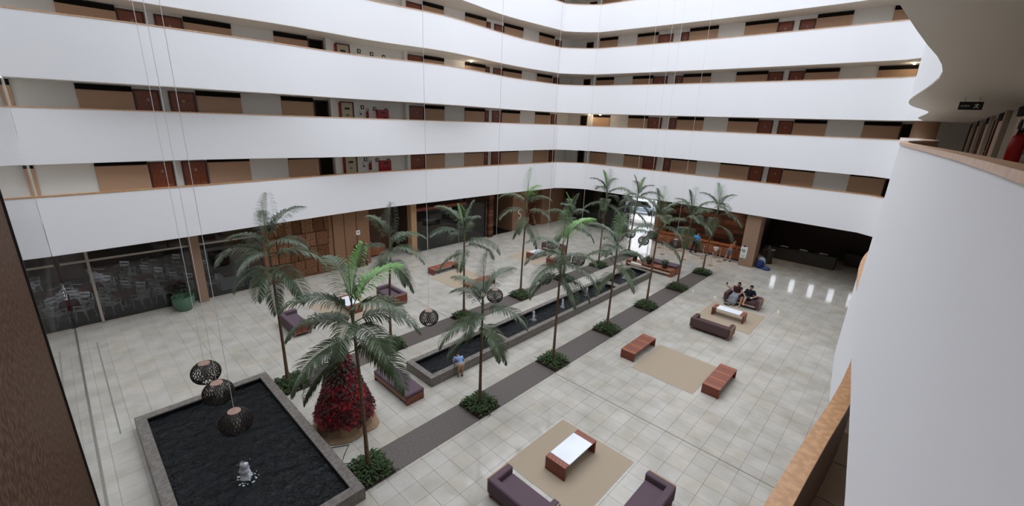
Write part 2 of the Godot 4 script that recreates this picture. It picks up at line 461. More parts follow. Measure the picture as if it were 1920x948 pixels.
func gallery_walls() -> void:
	var dn := 0
	for lv in range(1, 7):
		var y0: float = FLRS[lv] - 0.01
		var y1: float = BOTS[lv + 1] if lv < 6 else 22.4
		var wl := struct("wall_left", sp(V(-25.7, y0, 1.0), V(-25.4, y1, -34.8)), M.gallery_wall, "pale corridor wall of the %s gallery on the left" % ORD[lv])
		var wb := struct("wall_back", sp(V(-25.4, y0, -34.8), V(1.45, y1, -34.5)), M.gallery_wall, "pale corridor wall of the %s gallery at the far end" % ORD[lv])
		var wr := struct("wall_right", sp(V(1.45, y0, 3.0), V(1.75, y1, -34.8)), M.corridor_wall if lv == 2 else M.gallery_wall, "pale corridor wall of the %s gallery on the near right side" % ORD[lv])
		if lv > 5: continue
		var pt: float = y1 - 0.24
		for p in L_PANELS:
			var c := V(-25.4, 0, (p[0] + p[1]) / 2.0); var w: float = absf(p[0] - p[1])
			part("panel", rb(c + V(0.03, (y0 + pt) / 2, 0), V(0.07, pt - y0, w), 0.008), M.tan_panel, wl)
			part("transom", rb(c + V(0.035, (pt + y1) / 2 - 0.01, 0), V(0.09, y1 - pt - 0.03, w), 0.008), M.transom, wl)
		for p in B_PANELS:
			var c := V((p[0] + p[1]) / 2.0, 0, -34.5); var w: float = absf(p[0] - p[1])
			part("panel", rb(c + V(0, (y0 + pt) / 2, 0.03), V(w, pt - y0, 0.07), 0.008), M.tan_panel, wb)
			part("transom", rb(c + V(0, (pt + y1) / 2 - 0.01, 0.035), V(w, y1 - pt - 0.03, 0.09), 0.008), M.transom, wb)
		part("pilaster", sp(V(-25.4, y0, -16.5), V(-25.15, y1, -16.75)), M.gallery_wall, wl)
		part("pilaster", sp(V(-25.4, y0, -11.5), V(-25.05, y1, -11.75)), M.gallery_wall, wl)
		var k := 0
		for d in L_DOORS:
			dn += 1
			var what: String = ["reddish brown guest room door", "dark open doorway", "cream service door with a red strip"][d[2]]
			door(dn, lv, "left", d[0], d[1], d[2], "%s, %s gallery, left wall, %s from near end" % [what, ORD[lv], NTH[k]])
			k += 1
		k = 0
		for d in B_DOORS:
			dn += 1
			var what: String = ["reddish brown guest room door", "dark open doorway", ""][d[2]]
			door(dn, lv, "back", d[0], d[1], d[2], "%s on the %s gallery, far wall, %s from the left" % [what, ORD[lv], NTH[k]])
			k += 1
		if lv == 2:
			# own corridor on the right: panels and doors repeat towards the far end
			k = 0
			for z in [-15.2, -19.4, -23.6, -27.8, -32.0]:
				part("panel", rb(V(1.42, (y0 + pt) / 2, z), V(0.07, pt - y0, 1.3), 0.008), M.tan_panel, wr)
				part("transom", rb(V(1.4, (pt + y1) / 2 - 0.01, z), V(0.12, y1 - pt - 0.03, 1.3), 0.008), M.transom, wr)
				part("pilaster", rb(V(1.4, (y0 + y1) / 2, z + 1.1), V(0.14, y1 - y0, 0.3), 0.008), M.corridor_wall, wr)
				if z < -15.5:
					dn += 1
					door(dn, lv, "right", z - 1.2, z - 2.1, 0, "reddish brown guest room door in the near right corridor, %s along" % NTH[k])
				k += 1
	for q in [[V(-24.6, BOTS[4], -21.6), "on the third gallery, left side"], [V(-1.6, BOTS[4], -33.7), "on the third gallery, far right corner"], [V(-21.3, BOTS[3], -33.6), "on the second gallery, far left corner"], [V(-22.6, BOTS[3], -33.9), "deep in the second gallery's far left corner"]]:
		var l := thing("ceiling_light", "small lit round ceiling lamp " + q[1], "ceiling lamp", q[0])
		part("lamp_face", MB.new().lathe([Vector2(0, -0.1), Vector2(0.05, -0.09), Vector2(0.075, -0.05), Vector2(0.06, 0)], Vector3.ZERO, 14), M.lamp_glow, l)
		part("ring", MB.new().lathe([Vector2(0.075, -0.02), Vector2(0.1, -0.02), Vector2(0.1, 0)], Vector3.ZERO, 14), M.sign_white, l)
		var om := OmniLight3D.new()
		om.name = "lamp_light"; om.light_color = Color(1, 0.93, 0.82); om.light_energy = 0.05; om.omni_range = 12; om.omni_attenuation = 2; om.light_size = 0.05; om.shadow_enabled = true
		om.position = V(0, -0.16, 0)
		l.add_child(om)
	# round tan column at the end of the own gallery
	var col := MB.new().lathe([Vector2(0.55, FLRS[2]), Vector2(0.55, BOTS[3])], V(-0.35, 0, -33.3), 28)
	struct("column", col, M.tan_panel, "round tan column where the second gallery turns the far right corner")

func fire_gear() -> void:
	for lv in [1, 2, 3]:
		var y: float = FLRS[lv]
		if lv < 3:
			extinguisher(V(-25.28, y + 1.15, -13.85), PI / 2, "red fire extinguisher on the left wall of the %s gallery" % ORD[lv], 0.5)
			var cab := thing("hose_cabinet", "red fire hose cabinet on the left wall of the %s gallery" % ORD[lv], "hose cabinet", V(-25.4, y + 0.92, -14.9), PI / 2, "red hose cabinets")
			part("box", rb(V(0, 0.38, 0.09), V(0.8, 0.76, 0.17), 0.01), M.red, cab)
			part("latch", rb(V(0.1, 0.3, 0.18), V(0.14, 0.1, 0.02), 0.004), M.black, cab)
			part("label_plate", rb(V(0, 0.6, 0.178), V(0.3, 0.12, 0.008), 0.002), M.sign_dark, cab)
		var k := 0
		for z in [-13.6, -14.4, -15.2]:
			var s := thing("wall_sign", "small dark square sign, %s gallery, left wall, %s from the service door" % [ORD[lv], NTH[k]], "sign", V(-25.4, y + 1.78 - 0.06 * k, z), PI / 2, "fire signs on the left galleries")
			part("board", rb(V(0, 0, 0.015), V(0.22, 0.22, 0.02), 0.003), M.sign_dark, s)
			part("symbol", rb(V(0, 0, 0.028), V(0.1, 0.12, 0.006), 0.002), M.sign_white, s)
			k += 1
		var c := thing("alarm_button", "small white call box on the left wall of the %s gallery" % ORD[lv], "alarm", V(-25.4, y + 1.45, -13.45), PI / 2)
		part("box", rb(V(0, 0, 0.04), V(0.12, 0.3, 0.08), 0.01), M.sign_white, c)
		part("button", rb(V(0, -0.06, 0.085), V(0.08, 0.1, 0.03), 0.005), M.sign_dark, c)
	extinguisher(V(1.28, FLRS[2] + 0.93, -13.4), -PI / 2, "red fire extinguisher with a black hose loop in the near right corridor", 0.72)
	var ex := thing("exit_sign", "black exit sign with white symbol and letters under the near right soffit", "exit sign", V(0.42, BOTS[3], -12.6), 0.12)
	part("board", rb(V(0, -0.16, 0), V(0.34, 0.15, 0.03), 0.004), M.sign_dark, ex)
	part("hanger", MB.new().tube([V(-0.1, 0, 0), V(-0.1, -0.09, 0)], 0.006, 6).tube([V(0.1, 0, 0), V(0.1, -0.09, 0)], 0.006, 6), M.steel, ex)
	var tm := TextMesh.new()
	tm.text = "SAÍDA"
	tm.font_size = 8
	tm.pixel_size = 0.006
	tm.depth = 0.006
	var sf := SystemFont.new()
	sf.font_names = PackedStringArray(["Droid Sans"])
	tm.font = sf
	var t := part("lettering", tm, M.sign_white, ex)
	t.position = V(-0.075, -0.16, 0.018)
	var run := MB.new()
	run.tube([V(0.09, -0.12, 0.02), V(0.075, -0.16, 0.02), V(0.05, -0.2, 0.02)], 0.009, 6).tube([V(0.075, -0.16, 0.02), V(0.11, -0.2, 0.02)], 0.009, 6).tube([V(0.045, -0.13, 0.02), V(0.12, -0.15, 0.02)], 0.007, 6)
	part("symbol", run, M.sign_white, ex)
	var d := thing("smoke_detector", "small round smoke detector on the soffit above the near right corridor", "smoke detector", V(0.62, BOTS[3], -7.4))
	part("body", MB.new().lathe([Vector2(0.0, -0.05), Vector2(0.04, -0.05), Vector2(0.06, -0.02), Vector2(0.06, 0)], Vector3.ZERO, 14), M.gallery_wall, d)
func extinguisher(at: Vector3, turn: float, label: String, h: float) -> void:
	var o := thing("fire_extinguisher", label, "extinguisher", at, turn, "")
	var r := h * 0.16
	part("cylinder", MB.new().lathe([Vector2(0, 0), Vector2(r, 0.0), Vector2(r, h * 0.66), Vector2(r * 0.8, h * 0.74), Vector2(r * 0.3, h * 0.8), Vector2(r * 0.3, h * 0.84), Vector2(0, h * 0.84)], Vector3.ZERO, 18), M.red, o)
	part("valve", MB.new().rbox(V(0, h * 0.87, 0), V(r * 0.7, h * 0.07, r * 0.7), 0.006).rbox(V(r * 0.7, h * 0.93, 0), V(r * 1.6, h * 0.03, r * 0.4), 0.003), M.black, o)
	var loop := []
	for i in 15:
		var a := PI * 1.45 * i / 14.0 - 0.3
		loop.append(V(-cos(a) * r * 1.15, h * 0.98 + sin(a) * r * 1.15, r * 0.4))
	loop.append(V(-r * 1.25, h * 0.3, r * 0.3))
	part("hose", MB.new().tube(loop, r * 0.16, 6), M.black, o)
	part("label_plate", rb(V(-r * 0.75, h * 0.36, r * 0.62), V(r * 0.8, h * 0.2, r * 0.2), 0.004), M.lamp_disc, o)
	part("bracket", bx(V(0, h * 0.5, -r * 1.1), V(r * 0.5, h * 0.5, r * 0.4)), M.steel, o)

# ---------------------------------------------------------------- the shell of the hall
func shell() -> void:
	# lift glass and brown stone on the near-left side
	struct("wall_front", sp(V(-10.0, 0, 0.63), V(0.6, 22.4, 1.0)), M.granite, "mottled brown stone wall at the near end")
	var g := structnode("window_1", "tall glass wall of the lift shaft at the near end, mirroring the galleries")
	part("pane", sp(V(-25.0, 0.08, 0.64), V(-10.0, 22.3, 0.655)), M.lift_glass, g)
	part("window_frame", sp(V(-10.06, 0, 0.6), V(-10.0, 22.3, 0.7)), M.black, g)
	part("rail", sp(V(-25.0, 0.0, 0.61), V(-10.06, 0.09, 0.69)), M.steel, g)
	for y in [4.3, 8.4, 12.6]:
		part("joint", sp(V(-25.0, y, 0.66), V(-10.06, y + 0.03, 0.7)), M.steel, g)
	struct("wall_front", sp(V(-26, 0, 4.2), V(2, 22.4, 4.5)), M.gallery_wall, "plain wall behind the lift shaft")
	# outer walls, roof with its skylight
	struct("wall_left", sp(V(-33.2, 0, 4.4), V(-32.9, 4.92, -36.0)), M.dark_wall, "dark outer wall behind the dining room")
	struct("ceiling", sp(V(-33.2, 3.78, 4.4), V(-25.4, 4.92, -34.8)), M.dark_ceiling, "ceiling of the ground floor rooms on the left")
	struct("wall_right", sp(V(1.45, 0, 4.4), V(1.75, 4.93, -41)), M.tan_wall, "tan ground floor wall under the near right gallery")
	var roof := MB.new()
	roof.span(V(-26, 22.4, 4.4), V(-24.0, 22.8, -35)).span(V(0.3, 22.4, 4.4), V(2, 22.8, -35)).span(V(-24.0, 22.4, -33.0), V(0.3, 22.8, -35)).span(V(-24.0, 22.4, 4.4), V(0.3, 22.8, 0.7))
	var rf := struct("ceiling", roof, M.white_wall, "flat white roof round the glazed skylight")
	for i in 9:
		part("beam", sp(V(-24.0, 22.4, -3.2 - i * 3.6), V(0.3, 22.75, -3.3 - i * 3.6)), M.white_wall, rf)
	for i in 6:
		part("beam", sp(V(-20.3 - 0.05 + i * 3.3, 22.4, 0.7), V(-20.3 + 0.05 + i * 3.3, 22.75, -33.0)), M.white_wall, rf)

const TP := 0.555
func floors() -> void:
	var base := sp(V(-33, -0.3, 4.4), V(1.6, -0.022, -41))
	var fl := struct("floor", base, M.grout, "polished cream stone tile floor of the hall")
	var holes := [Rect2(-15.215, -29.2, 1.095, 25.4), Rect2(-9.69, -29.2, 1.1, 25.4)]
	var cells := []
	for i in range(-53, 11):
		for k in range(-55, 28):
			var x := -4.04 + i * TP; var z := -10.72 + k * TP
			if x < -32.9 or x > 1.2 or z < -40.8 or z > 4.2: continue
			var r := Rect2(x, z, TP, TP)
			var pieces := [r]
			for h in holes:
				var nx := []
				for q in pieces:
					if not h.intersects(q): nx.append(q)
					else:
						if q.position.x < h.position.x: nx.append(Rect2(q.position.x, q.position.y, h.position.x - q.position.x, q.size.y))
						if q.end.x > h.end.x: nx.append(Rect2(h.end.x, q.position.y, q.end.x - h.end.x, q.size.y))
						var x0 := maxf(q.position.x, h.position.x); var x1 := minf(q.end.x, h.end.x)
						if q.position.y < h.position.y: nx.append(Rect2(x0, q.position.y, x1 - x0, h.position.y - q.position.y))
						if q.end.y > h.end.y: nx.append(Rect2(x0, h.end.y, x1 - x0, q.end.y - h.end.y))
				pieces = nx
			for q in pieces:
				if q.size.x > 0.03 and q.size.y > 0.03: cells.append([q, seen_size(q)])
	cells.sort_custom(func(a, b): return a[1] > b[1])
	var rest := [MB.new(), MB.new(), MB.new(), MB.new()]
	var count := 0
	for c in cells:
		var q: Rect2 = c[0]
		var m := MB.new() if count < 300 else rest[rng.randi() % 4] as MB
		m.rbox(V(q.get_center().x, -0.0115 + rng.randf_range(-0.0006, 0.0006), q.get_center().y), V(q.size.x - 0.005, 0.022, q.size.y - 0.005), 0.0015)
		if count < 300: part("tile", m, M["tile%d" % (rng.randi() % 4)], fl)
		count += 1
	for i in 4: part("tile_field", rest[i], M["tile%d" % i], fl, "stuff")
	# dark stone bands under the palms, with their thin steel joints
	for s in [[-15.21, -14.125, "left"], [-9.685, -8.595, "right"]]:
		struct("trim_%d" % (1 if s[2] == "left" else 2), sp(V(s[0], -0.02, -3.93), V(s[1], 0.0, -29.15)), M.strip, "dark grey stone band set in the floor under the %s row of palms" % ("far" if s[2] == "left" else "near"))
		struct("trim_%d" % (3 if s[2] == "left" else 4), sp(V(s[0] - 0.2, -0.005, -12.0), V(s[1], 0.003, -12.03)), M.steel, "thin pale metal joint across the %s dark floor band" % ("far" if s[2] == "left" else "near"))
	struct("trim_5", sp(V(-8.595, -0.006, -12.0), V(1.3, 0.002, -12.04)), M.grout, "dark expansion joint running across the tiles to the near parapet")
	struct("trim_6", sp(V(-25.0, -0.006, -12.0), V(-15.41, 0.002, -12.04)), M.grout, "dark expansion joint running across the tiles to the left wall")
	struct("trim_7", sp(V(-23.0, -0.006, 0.12), V(-15.55, 0.002, 0.08)), M.grout, "dark expansion joint beside the square pool")
func seen_size(q: Rect2) -> float:   # rough share of the picture that a tile takes
	var d := V(q.get_center().x, -CAM_Y, q.get_center().y)
	var b := Basis(Vector3.UP, deg_to_rad(YAW)) * Basis(Vector3.RIGHT, -deg_to_rad(PITCH)) * Basis(Vector3.BACK, deg_to_rad(ROLL))
	var l := b.inverse() * d
	if l.z > -1.0: return 0.0
	var px := 960.0 + 801.9 * l.x / -l.z; var py := 474.0 - 801.9 * l.y / -l.z
	if px < 150 or px > 1560 or py < 300 or py > 960: return 0.0
	if q.get_center().x > -1.2: return 0.0
	if Rect2(-15.5, -3.9, 7.1, 3.6).encloses(q) or Rect2(-6.7, -10.0, 2.6, 2.6).encloses(q) or Rect2(-6.7, -17.2, 2.5, 2.5).encloses(q): return 0.0
	return q.get_area() * CAM_Y / pow(-l.z, 3.0)

# ---------------------------------------------------------------- ground floor rooms and walls
func ground_left() -> void:
	# dining room front: glass, post, column, glass
	var x := -25.1
	var w1 := structnode("window_2", "dining room glazing with a pale post and transom beside the lift glass")
	part("pane", sp(V(x - 0.01, 0.06, 0.6), V(x + 0.01, 3.7, -0.23)), M.room_glass, w1)
	part("pane", sp(V(x - 0.01, 0.06, -0.33), V(x + 0.01, 3.7, -3.85)), M.room_glass, w1)
	part("post", rb(V(x, 1.89, -0.28), V(0.1, 3.78, 0.1), 0.01), M.pale_frame, w1)
	part("transom", rb(V(x, 2.94, -1.65), V(0.09, 0.09, 4.4), 0.01), M.pale_frame, w1)
	part("sill", rb(V(x, 0.03, -1.65), V(0.1, 0.06, 4.4), 0.01), M.pale_frame, w1)
	struct("column", rb(V(-25.08, 1.89, -4.05), V(0.5, 3.78, 0.4), 0.015), M.tan_column, "tan square column between the two dining room windows")
	var w2 := structnode("window_3", "dining room glazing with a dark frame beside the carved timber wall")
	part("pane", sp(V(x - 0.01, 0.06, -4.25), V(x + 0.01, 3.7, -6.95)), M.room_glass, w2)
	part("transom", rb(V(x, 2.94, -5.6), V(0.09, 0.09, 2.7), 0.01), M.pale_frame, w2)
	part("sill", rb(V(x, 0.03, -5.6), V(0.1, 0.06, 2.7), 0.01), M.pale_frame, w2)
	part("post", rb(V(x, 1.89, -7.02), V(0.14, 3.78, 0.12), 0.01), M.door_frame, w2)
	struct("wall_left", sp(V(-33, 0, -7.0), V(-25.3, 3.78, -7.25)), M.tan_wall, "tan partition at the end of the dining room")
	# carved timber relief
	struct("wall_left", sp(V(-25.6, 0, -7.08), V(-25.16, 3.78, -11.0)), M.tan_wall, "tan wall that carries the carved timber relief")
	var rel := thing("timber_relief", "carved relief of rough brown timber slabs fixed to the left wall", "wall relief", V(-25.14, 0, 0))
	rng.seed = 11
	var y := 0.12
	for row in 4:
		var h: float = [0.95, 0.75, 0.85, 0.95][row]
		var z := -7.35
		while z > -10.7:
			var wd := minf(rng.randf_range(0.28, 0.75), z + 10.85)
			var d := rng.randf_range(0.04, 0.12)
			part("slab", MB.new().rbox(V(d / 2, y + h / 2, z - wd / 2), V(d, h - rng.randf_range(0.02, 0.06), wd - 0.025), 0.02, Basis(Vector3.RIGHT, rng.randf_range(-0.05, 0.05))), M["relief%d" % (rng.randi() % 3)], rel)
			z -= wd
		y += h
	# plain tan panels with a low dark cabinet and a small sign
	var pw := structnode("wall_left", "row of plain tan wall panels beyond the timber relief")
	for p in [[-11.02, -11.72], [-11.74, -12.52], [-12.54, -13.4]]:
		part("panel", rb(V(-25.2, 1.89, (p[0] + p[1]) / 2), V(0.25, 3.78, absf(p[0] - p[1]) - 0.015), 0.008), M.tan_wall, pw)
	var cb := thing("kiosk", "waist-high dark brown cabinet with a pale slot against the tan panels", "cabinet", V(-24.9, 0, -12.63), PI / 2)
	part("body", rb(V(0, 0.72, 0), V(0.68, 1.44, 0.34), 0.015), M.door_frame, cb)
	part("slot", rb(V(0.02, 0.82, 0.175), V(0.22, 0.05, 0.02), 0.005), M.steel, cb)
	var ss := thing("wall_sign", "small white square sign on the tan panels above the dark cabinet", "sign", V(-25.07, 2.2, -12.6), PI / 2)
	part("board", rb(V(0, 0, 0.012), V(0.26, 0.3, 0.02), 0.004), M.sign_white, ss)
	part("symbol", rb(V(0, 0.02, 0.025), V(0.1, 0.12, 0.006), 0.002), M.lamp_disc, ss)
	# recess, column, black shop front
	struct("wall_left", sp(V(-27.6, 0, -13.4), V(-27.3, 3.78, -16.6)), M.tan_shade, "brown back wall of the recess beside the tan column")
	var bk := thing("side_table", "low orange wooden chest in the recess beside the tan column", "chest", V(-26.4, 0, -14.5))
	part("body", rb(V(0, 0.45, 0), V(0.6, 0.7, 1.1), 0.02), M.counter, bk)
	part("plinth", rb(V(0, 0.05, 0), V(0.5, 0.1, 1.0), 0.01), M.door_frame, bk)
	struct("column", rb(V(-25.0, 1.89, -16.6), V(0.5, 3.78, 0.45), 0.015), M.tan_column2, "tan square column at the corner of the black shop front")
	struct("wall_left", sp(V(-29.5, 0, -16.4), V(-25.3, 3.78, -16.6)), M.dark_wall, "dark side wall of the black shop")
	struct("wall_left", sp(V(-29.5, 0, -16.4), V(-29.2, 3.78, -24.2)), M.dark_wall, "dark rear wall of the black shop")
	var w3 := structnode("window_4", "black shop front glazing with thin posts under an orange timber beam")
	part("pane", sp(V(x - 0.01, 0.04, -16.85), V(x + 0.01, 3.0, -23.8)), M.dark_glass, w3)
	for z in [-17.95, -20.9, -23.8]: part("post", rb(V(x, 1.5, z), V(0.06, 3.0, 0.05), 0.008), M.steel, w3)
	part("beam", rb(V(x - 0.1, 3.12, -19.2), V(0.5, 0.2, 4.7), 0.015), M.red_wood_end, w3)
	var bc := structnode("column", "column of stacked orange timber blocks at the end of the black shop front")
	for i in 13:
		part("block", MB.new().rbox(V(-25.05 + rng.randf_range(-0.02, 0.02), 0.145 + i * 0.29, -24.12), V(0.5, 0.275, 0.48 + rng.randf_range(-0.03, 0.03)), 0.015), M["plank%d" % [0, 1, 4][rng.randi() % 3]], bc)
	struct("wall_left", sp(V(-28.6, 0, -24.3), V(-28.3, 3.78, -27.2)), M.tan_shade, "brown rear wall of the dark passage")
	struct("trim_8", sp(V(-28.3, -0.02, -24.4), V(-25.1, 0.004, -27.0)), M.black, "black floor of the dark passage")
	# sign wall, sculptures, brown wall up to the corner
	struct("wall_left", sp(V(-28.4, 0, -27.0), V(-25.1, 3.78, -28.72)), M.tan_wall, "tan wall end with a pale letter sign")
	var sg := thing("letter_sign", "pale curling letter S sign on the tan wall end", "sign", V(-25.09, 1.45, -27.87), PI / 2)
	var s := []
	for i in 13:
		var a := deg_to_rad(60.0 + 22.5 * i) if i < 10 else 0.0
		if i < 10: s.append(V(cos(a) * 0.17, 0.17 + sin(a) * 0.17, 0.03))
	s = s.slice(0, 10)
	for i in 10:
		var a := deg_to_rad(90.0 - 24.0 * i)
		s.append(V(cos(a) * 0.19, -0.19 + sin(a) * 0.19, 0.03))
	part("letter", MB.new().tube(s, 0.05, 8), M.sign_white, sg)
	part("dots", MB.new().rbox(V(0.0, -0.46, 0.02), V(0.4, 0.05, 0.02), 0.006), M.sign_white, sg)
	struct("wall_left", sp(V(-26.3, 0, -28.72), V(-26.0, 3.78, -31.0)), M.wall_rust, "rust brown niche wall behind the carved wooden figures")
	for i in 2:
		var sc := thing("wooden_sculpture", ["tall carved wooden figure with twisting arms in the rust niche, nearer the letter sign", "slimmer carved wooden figure in the rust niche, nearer the corner"][i], "sculpture", V(-25.4, 0, -29.35 - i * 0.9))
		part("base", rb(V(0, 0.06, 0), V(0.4, 0.12, 0.4), 0.01), M.door_frame, sc)
		var p := []; var rr := []
		for k in 9:
			p.append(V(sin(k * 1.1 + i) * 0.09, 0.1 + k * 0.22, cos(k * 0.9 + i * 2) * 0.1)); rr.append(0.15 - k * 0.012 + 0.03 * sin(k * 2.0))
		part("body", MB.new().tube(p, rr, 9), M["relief0"], sc)
		part("branch", MB.new().tube([V(0, 0.9, 0), V(0.1, 1.25, 0.28), V(0.06, 1.7, 0.3)], [0.08, 0.06, 0.03], 7).tube([V(0, 1.1, 0), V(0.1, 1.3, -0.22), V(0.1, 1.65, -0.25)], [0.07, 0.05, 0.03], 7), M["relief1"], sc)
	struct("wall_left", sp(V(-26.4, 0, -31.0), V(-25.1, 3.78, -37.9)), M.tan_wall, "plain brown wall running into the far left corner")

func dining_room() -> void:
	struct("floor", sp(V(-32.9, -0.02, 4.3), V(-25.2, 0.012, -7.0)), M.bar_black, "dark brown floor of the dining room")
	var proto: Node3D = null
	var k := 0
	var spots := [V(-26.6, 0, -1.25), V(-26.6, 0, -3.2), V(-26.6, 0, 0.75), V(-28.7, 0, -2.2), V(-28.7, 0, -0.2), V(-28.7, 0, -4.2), V(-30.9, 0, -1.2), V(-30.9, 0, -3.3)]
	for t in spots:
		var tb := thing("dining_table", "", "table", t, 0, "dining tables")
		tb.set_meta("label", "round dining table with a dark red cloth, " + ["just behind the pale window post", "just behind the green pot", "closest to the lift glass", "in the second row, in the middle", "in the second row, towards the lift glass", "in the second row, towards the timber wall", "in the last row, towards the lift glass", "in the last row, towards the timber wall"][k])
		part("tablecloth", MB.new().lathe([Vector2(0.47, 0.5), Vector2(0.43, 0.735), Vector2(0.42, 0.75), Vector2(0.0, 0.752)], Vector3.ZERO, 20), M.red_cloth, tb)
		part("stem", MB.new().lathe([Vector2(0.25, 0.0), Vector2(0.22, 0.03), Vector2(0.05, 0.06), Vector2(0.04, 0.7)], Vector3.ZERO, 12), M.steel, tb)
		for j in 4:
			var a := PI / 4 + j * PI / 2 + 0.2 * sin(k * 3.0)
			if proto == null: proto = plastic_chair()
			var c: Node3D = proto if (k == 0 and j == 0) else proto.duplicate()
			if c != proto:
				c.name = numbered("plastic_chair"); add_child(c)
			c.position = t + V(cos(a) * 0.74, 0, sin(a) * 0.74)
			c.rotation.y = -a - PI / 2
			c.set_meta("label", "white plastic chair, " + ["hall side, far corner", "inner side, far corner", "inner side, near corner", "hall side, near corner"][(j + 3) % 4] + [" of the table behind the window post", " of the table behind the green pot", " of the table closest to the lift glass", " of the table in mid second row", " of the second row table by the lift", " of the second row table by the timber", " of the last row table by the lift", " of the last row table by the timber"][k])
		k += 1
	var st := thing("serving_table", "long dining table under a white cloth behind the second dining room window", "table", V(-26.3, 0, -5.6))
	part("tablecloth", MB.new().rbox(V(0, 0.37, 0), V(0.9, 0.74, 1.1), 0.03), M.white_cloth, st)
	part("runner", rb(V(0, 0.752, 0), V(0.92, 0.014, 0.7), 0.005), M.red_cloth, st)
	for i in 2:
		var c: Node3D = proto.duplicate()
		c.name = numbered("plastic_chair"); add_child(c)
		c.position = V(-26.2, 0, -4.7 - i * 1.85); c.rotation.y = PI * i
		c.set_meta("label", ["white plastic chair at the white-clothed table, next to the tan column", "white plastic chair at the white-clothed table, next to the dark frame"][i])
	var pot := thing("potted_plant", "large green glazed pot with a low plant beside the tan column", "potted plant", V(-24.42, 0, -3.15))
	part("pot", MB.new().lathe([Vector2(0.0, 0.0), Vector2(0.26, 0.0), Vector2(0.3, 0.04), Vector2(0.44, 0.35), Vector2(0.46, 0.55), Vector2(0.43, 0.66), Vector2(0.47, 0.7), Vector2(0.43, 0.72), Vector2(0.38, 0.66), Vector2(0.0, 0.62)], Vector3.ZERO, 26), M.green_pot, pot)
	part("foliage", leaf_mound(0.4, 0.45, 60, 5), M.fern0, pot, "stuff").position = V(0, 0.6, 0)
func plastic_chair() -> Node3D:
	var o := thing("plastic_chair", "white plastic chair", "chair", Vector3.ZERO, 0, "white plastic dining chairs")
	o.scale = Vector3.ONE * 1.06
	part("seat", rb(V(0, 0.44, 0), V(0.46, 0.035, 0.44), 0.012), M.white_plastic, o)
	var b := MB.new()
	var B := Basis(Vector3.RIGHT, -0.16)
	b.rbox(V(0, 0.8, -0.27), V(0.46, 0.09, 0.025), 0.01, B).rbox(V(0, 0.63, -0.24), V(0.44, 0.12, 0.02), 0.01, B)
	part("backrest", b, M.white_plastic, o)
	for sx in [-1, 1]: part("armrest", MB.new().rbox(V(0.25 * sx, 0.66, -0.02), V(0.05, 0.03, 0.46), 0.01).tube([V(0.25 * sx, 0.65, 0.18), V(0.22 * sx, 0.44, 0.2)], 0.016, 6), M.white_plastic, o)
	for sx in [-1, 1]:
		part("leg", MB.new().tube([V(0.2 * sx, 0.44, 0.19), V(0.22 * sx, 0, 0.22)], 0.02, 6), M.white_plastic, o)
		part("leg", MB.new().tube([V(0.2 * sx, 0.84, -0.28), V(0.2 * sx, 0.44, -0.2), V(0.22 * sx, 0, -0.25)], 0.02, 6), M.white_plastic, o)
	return o

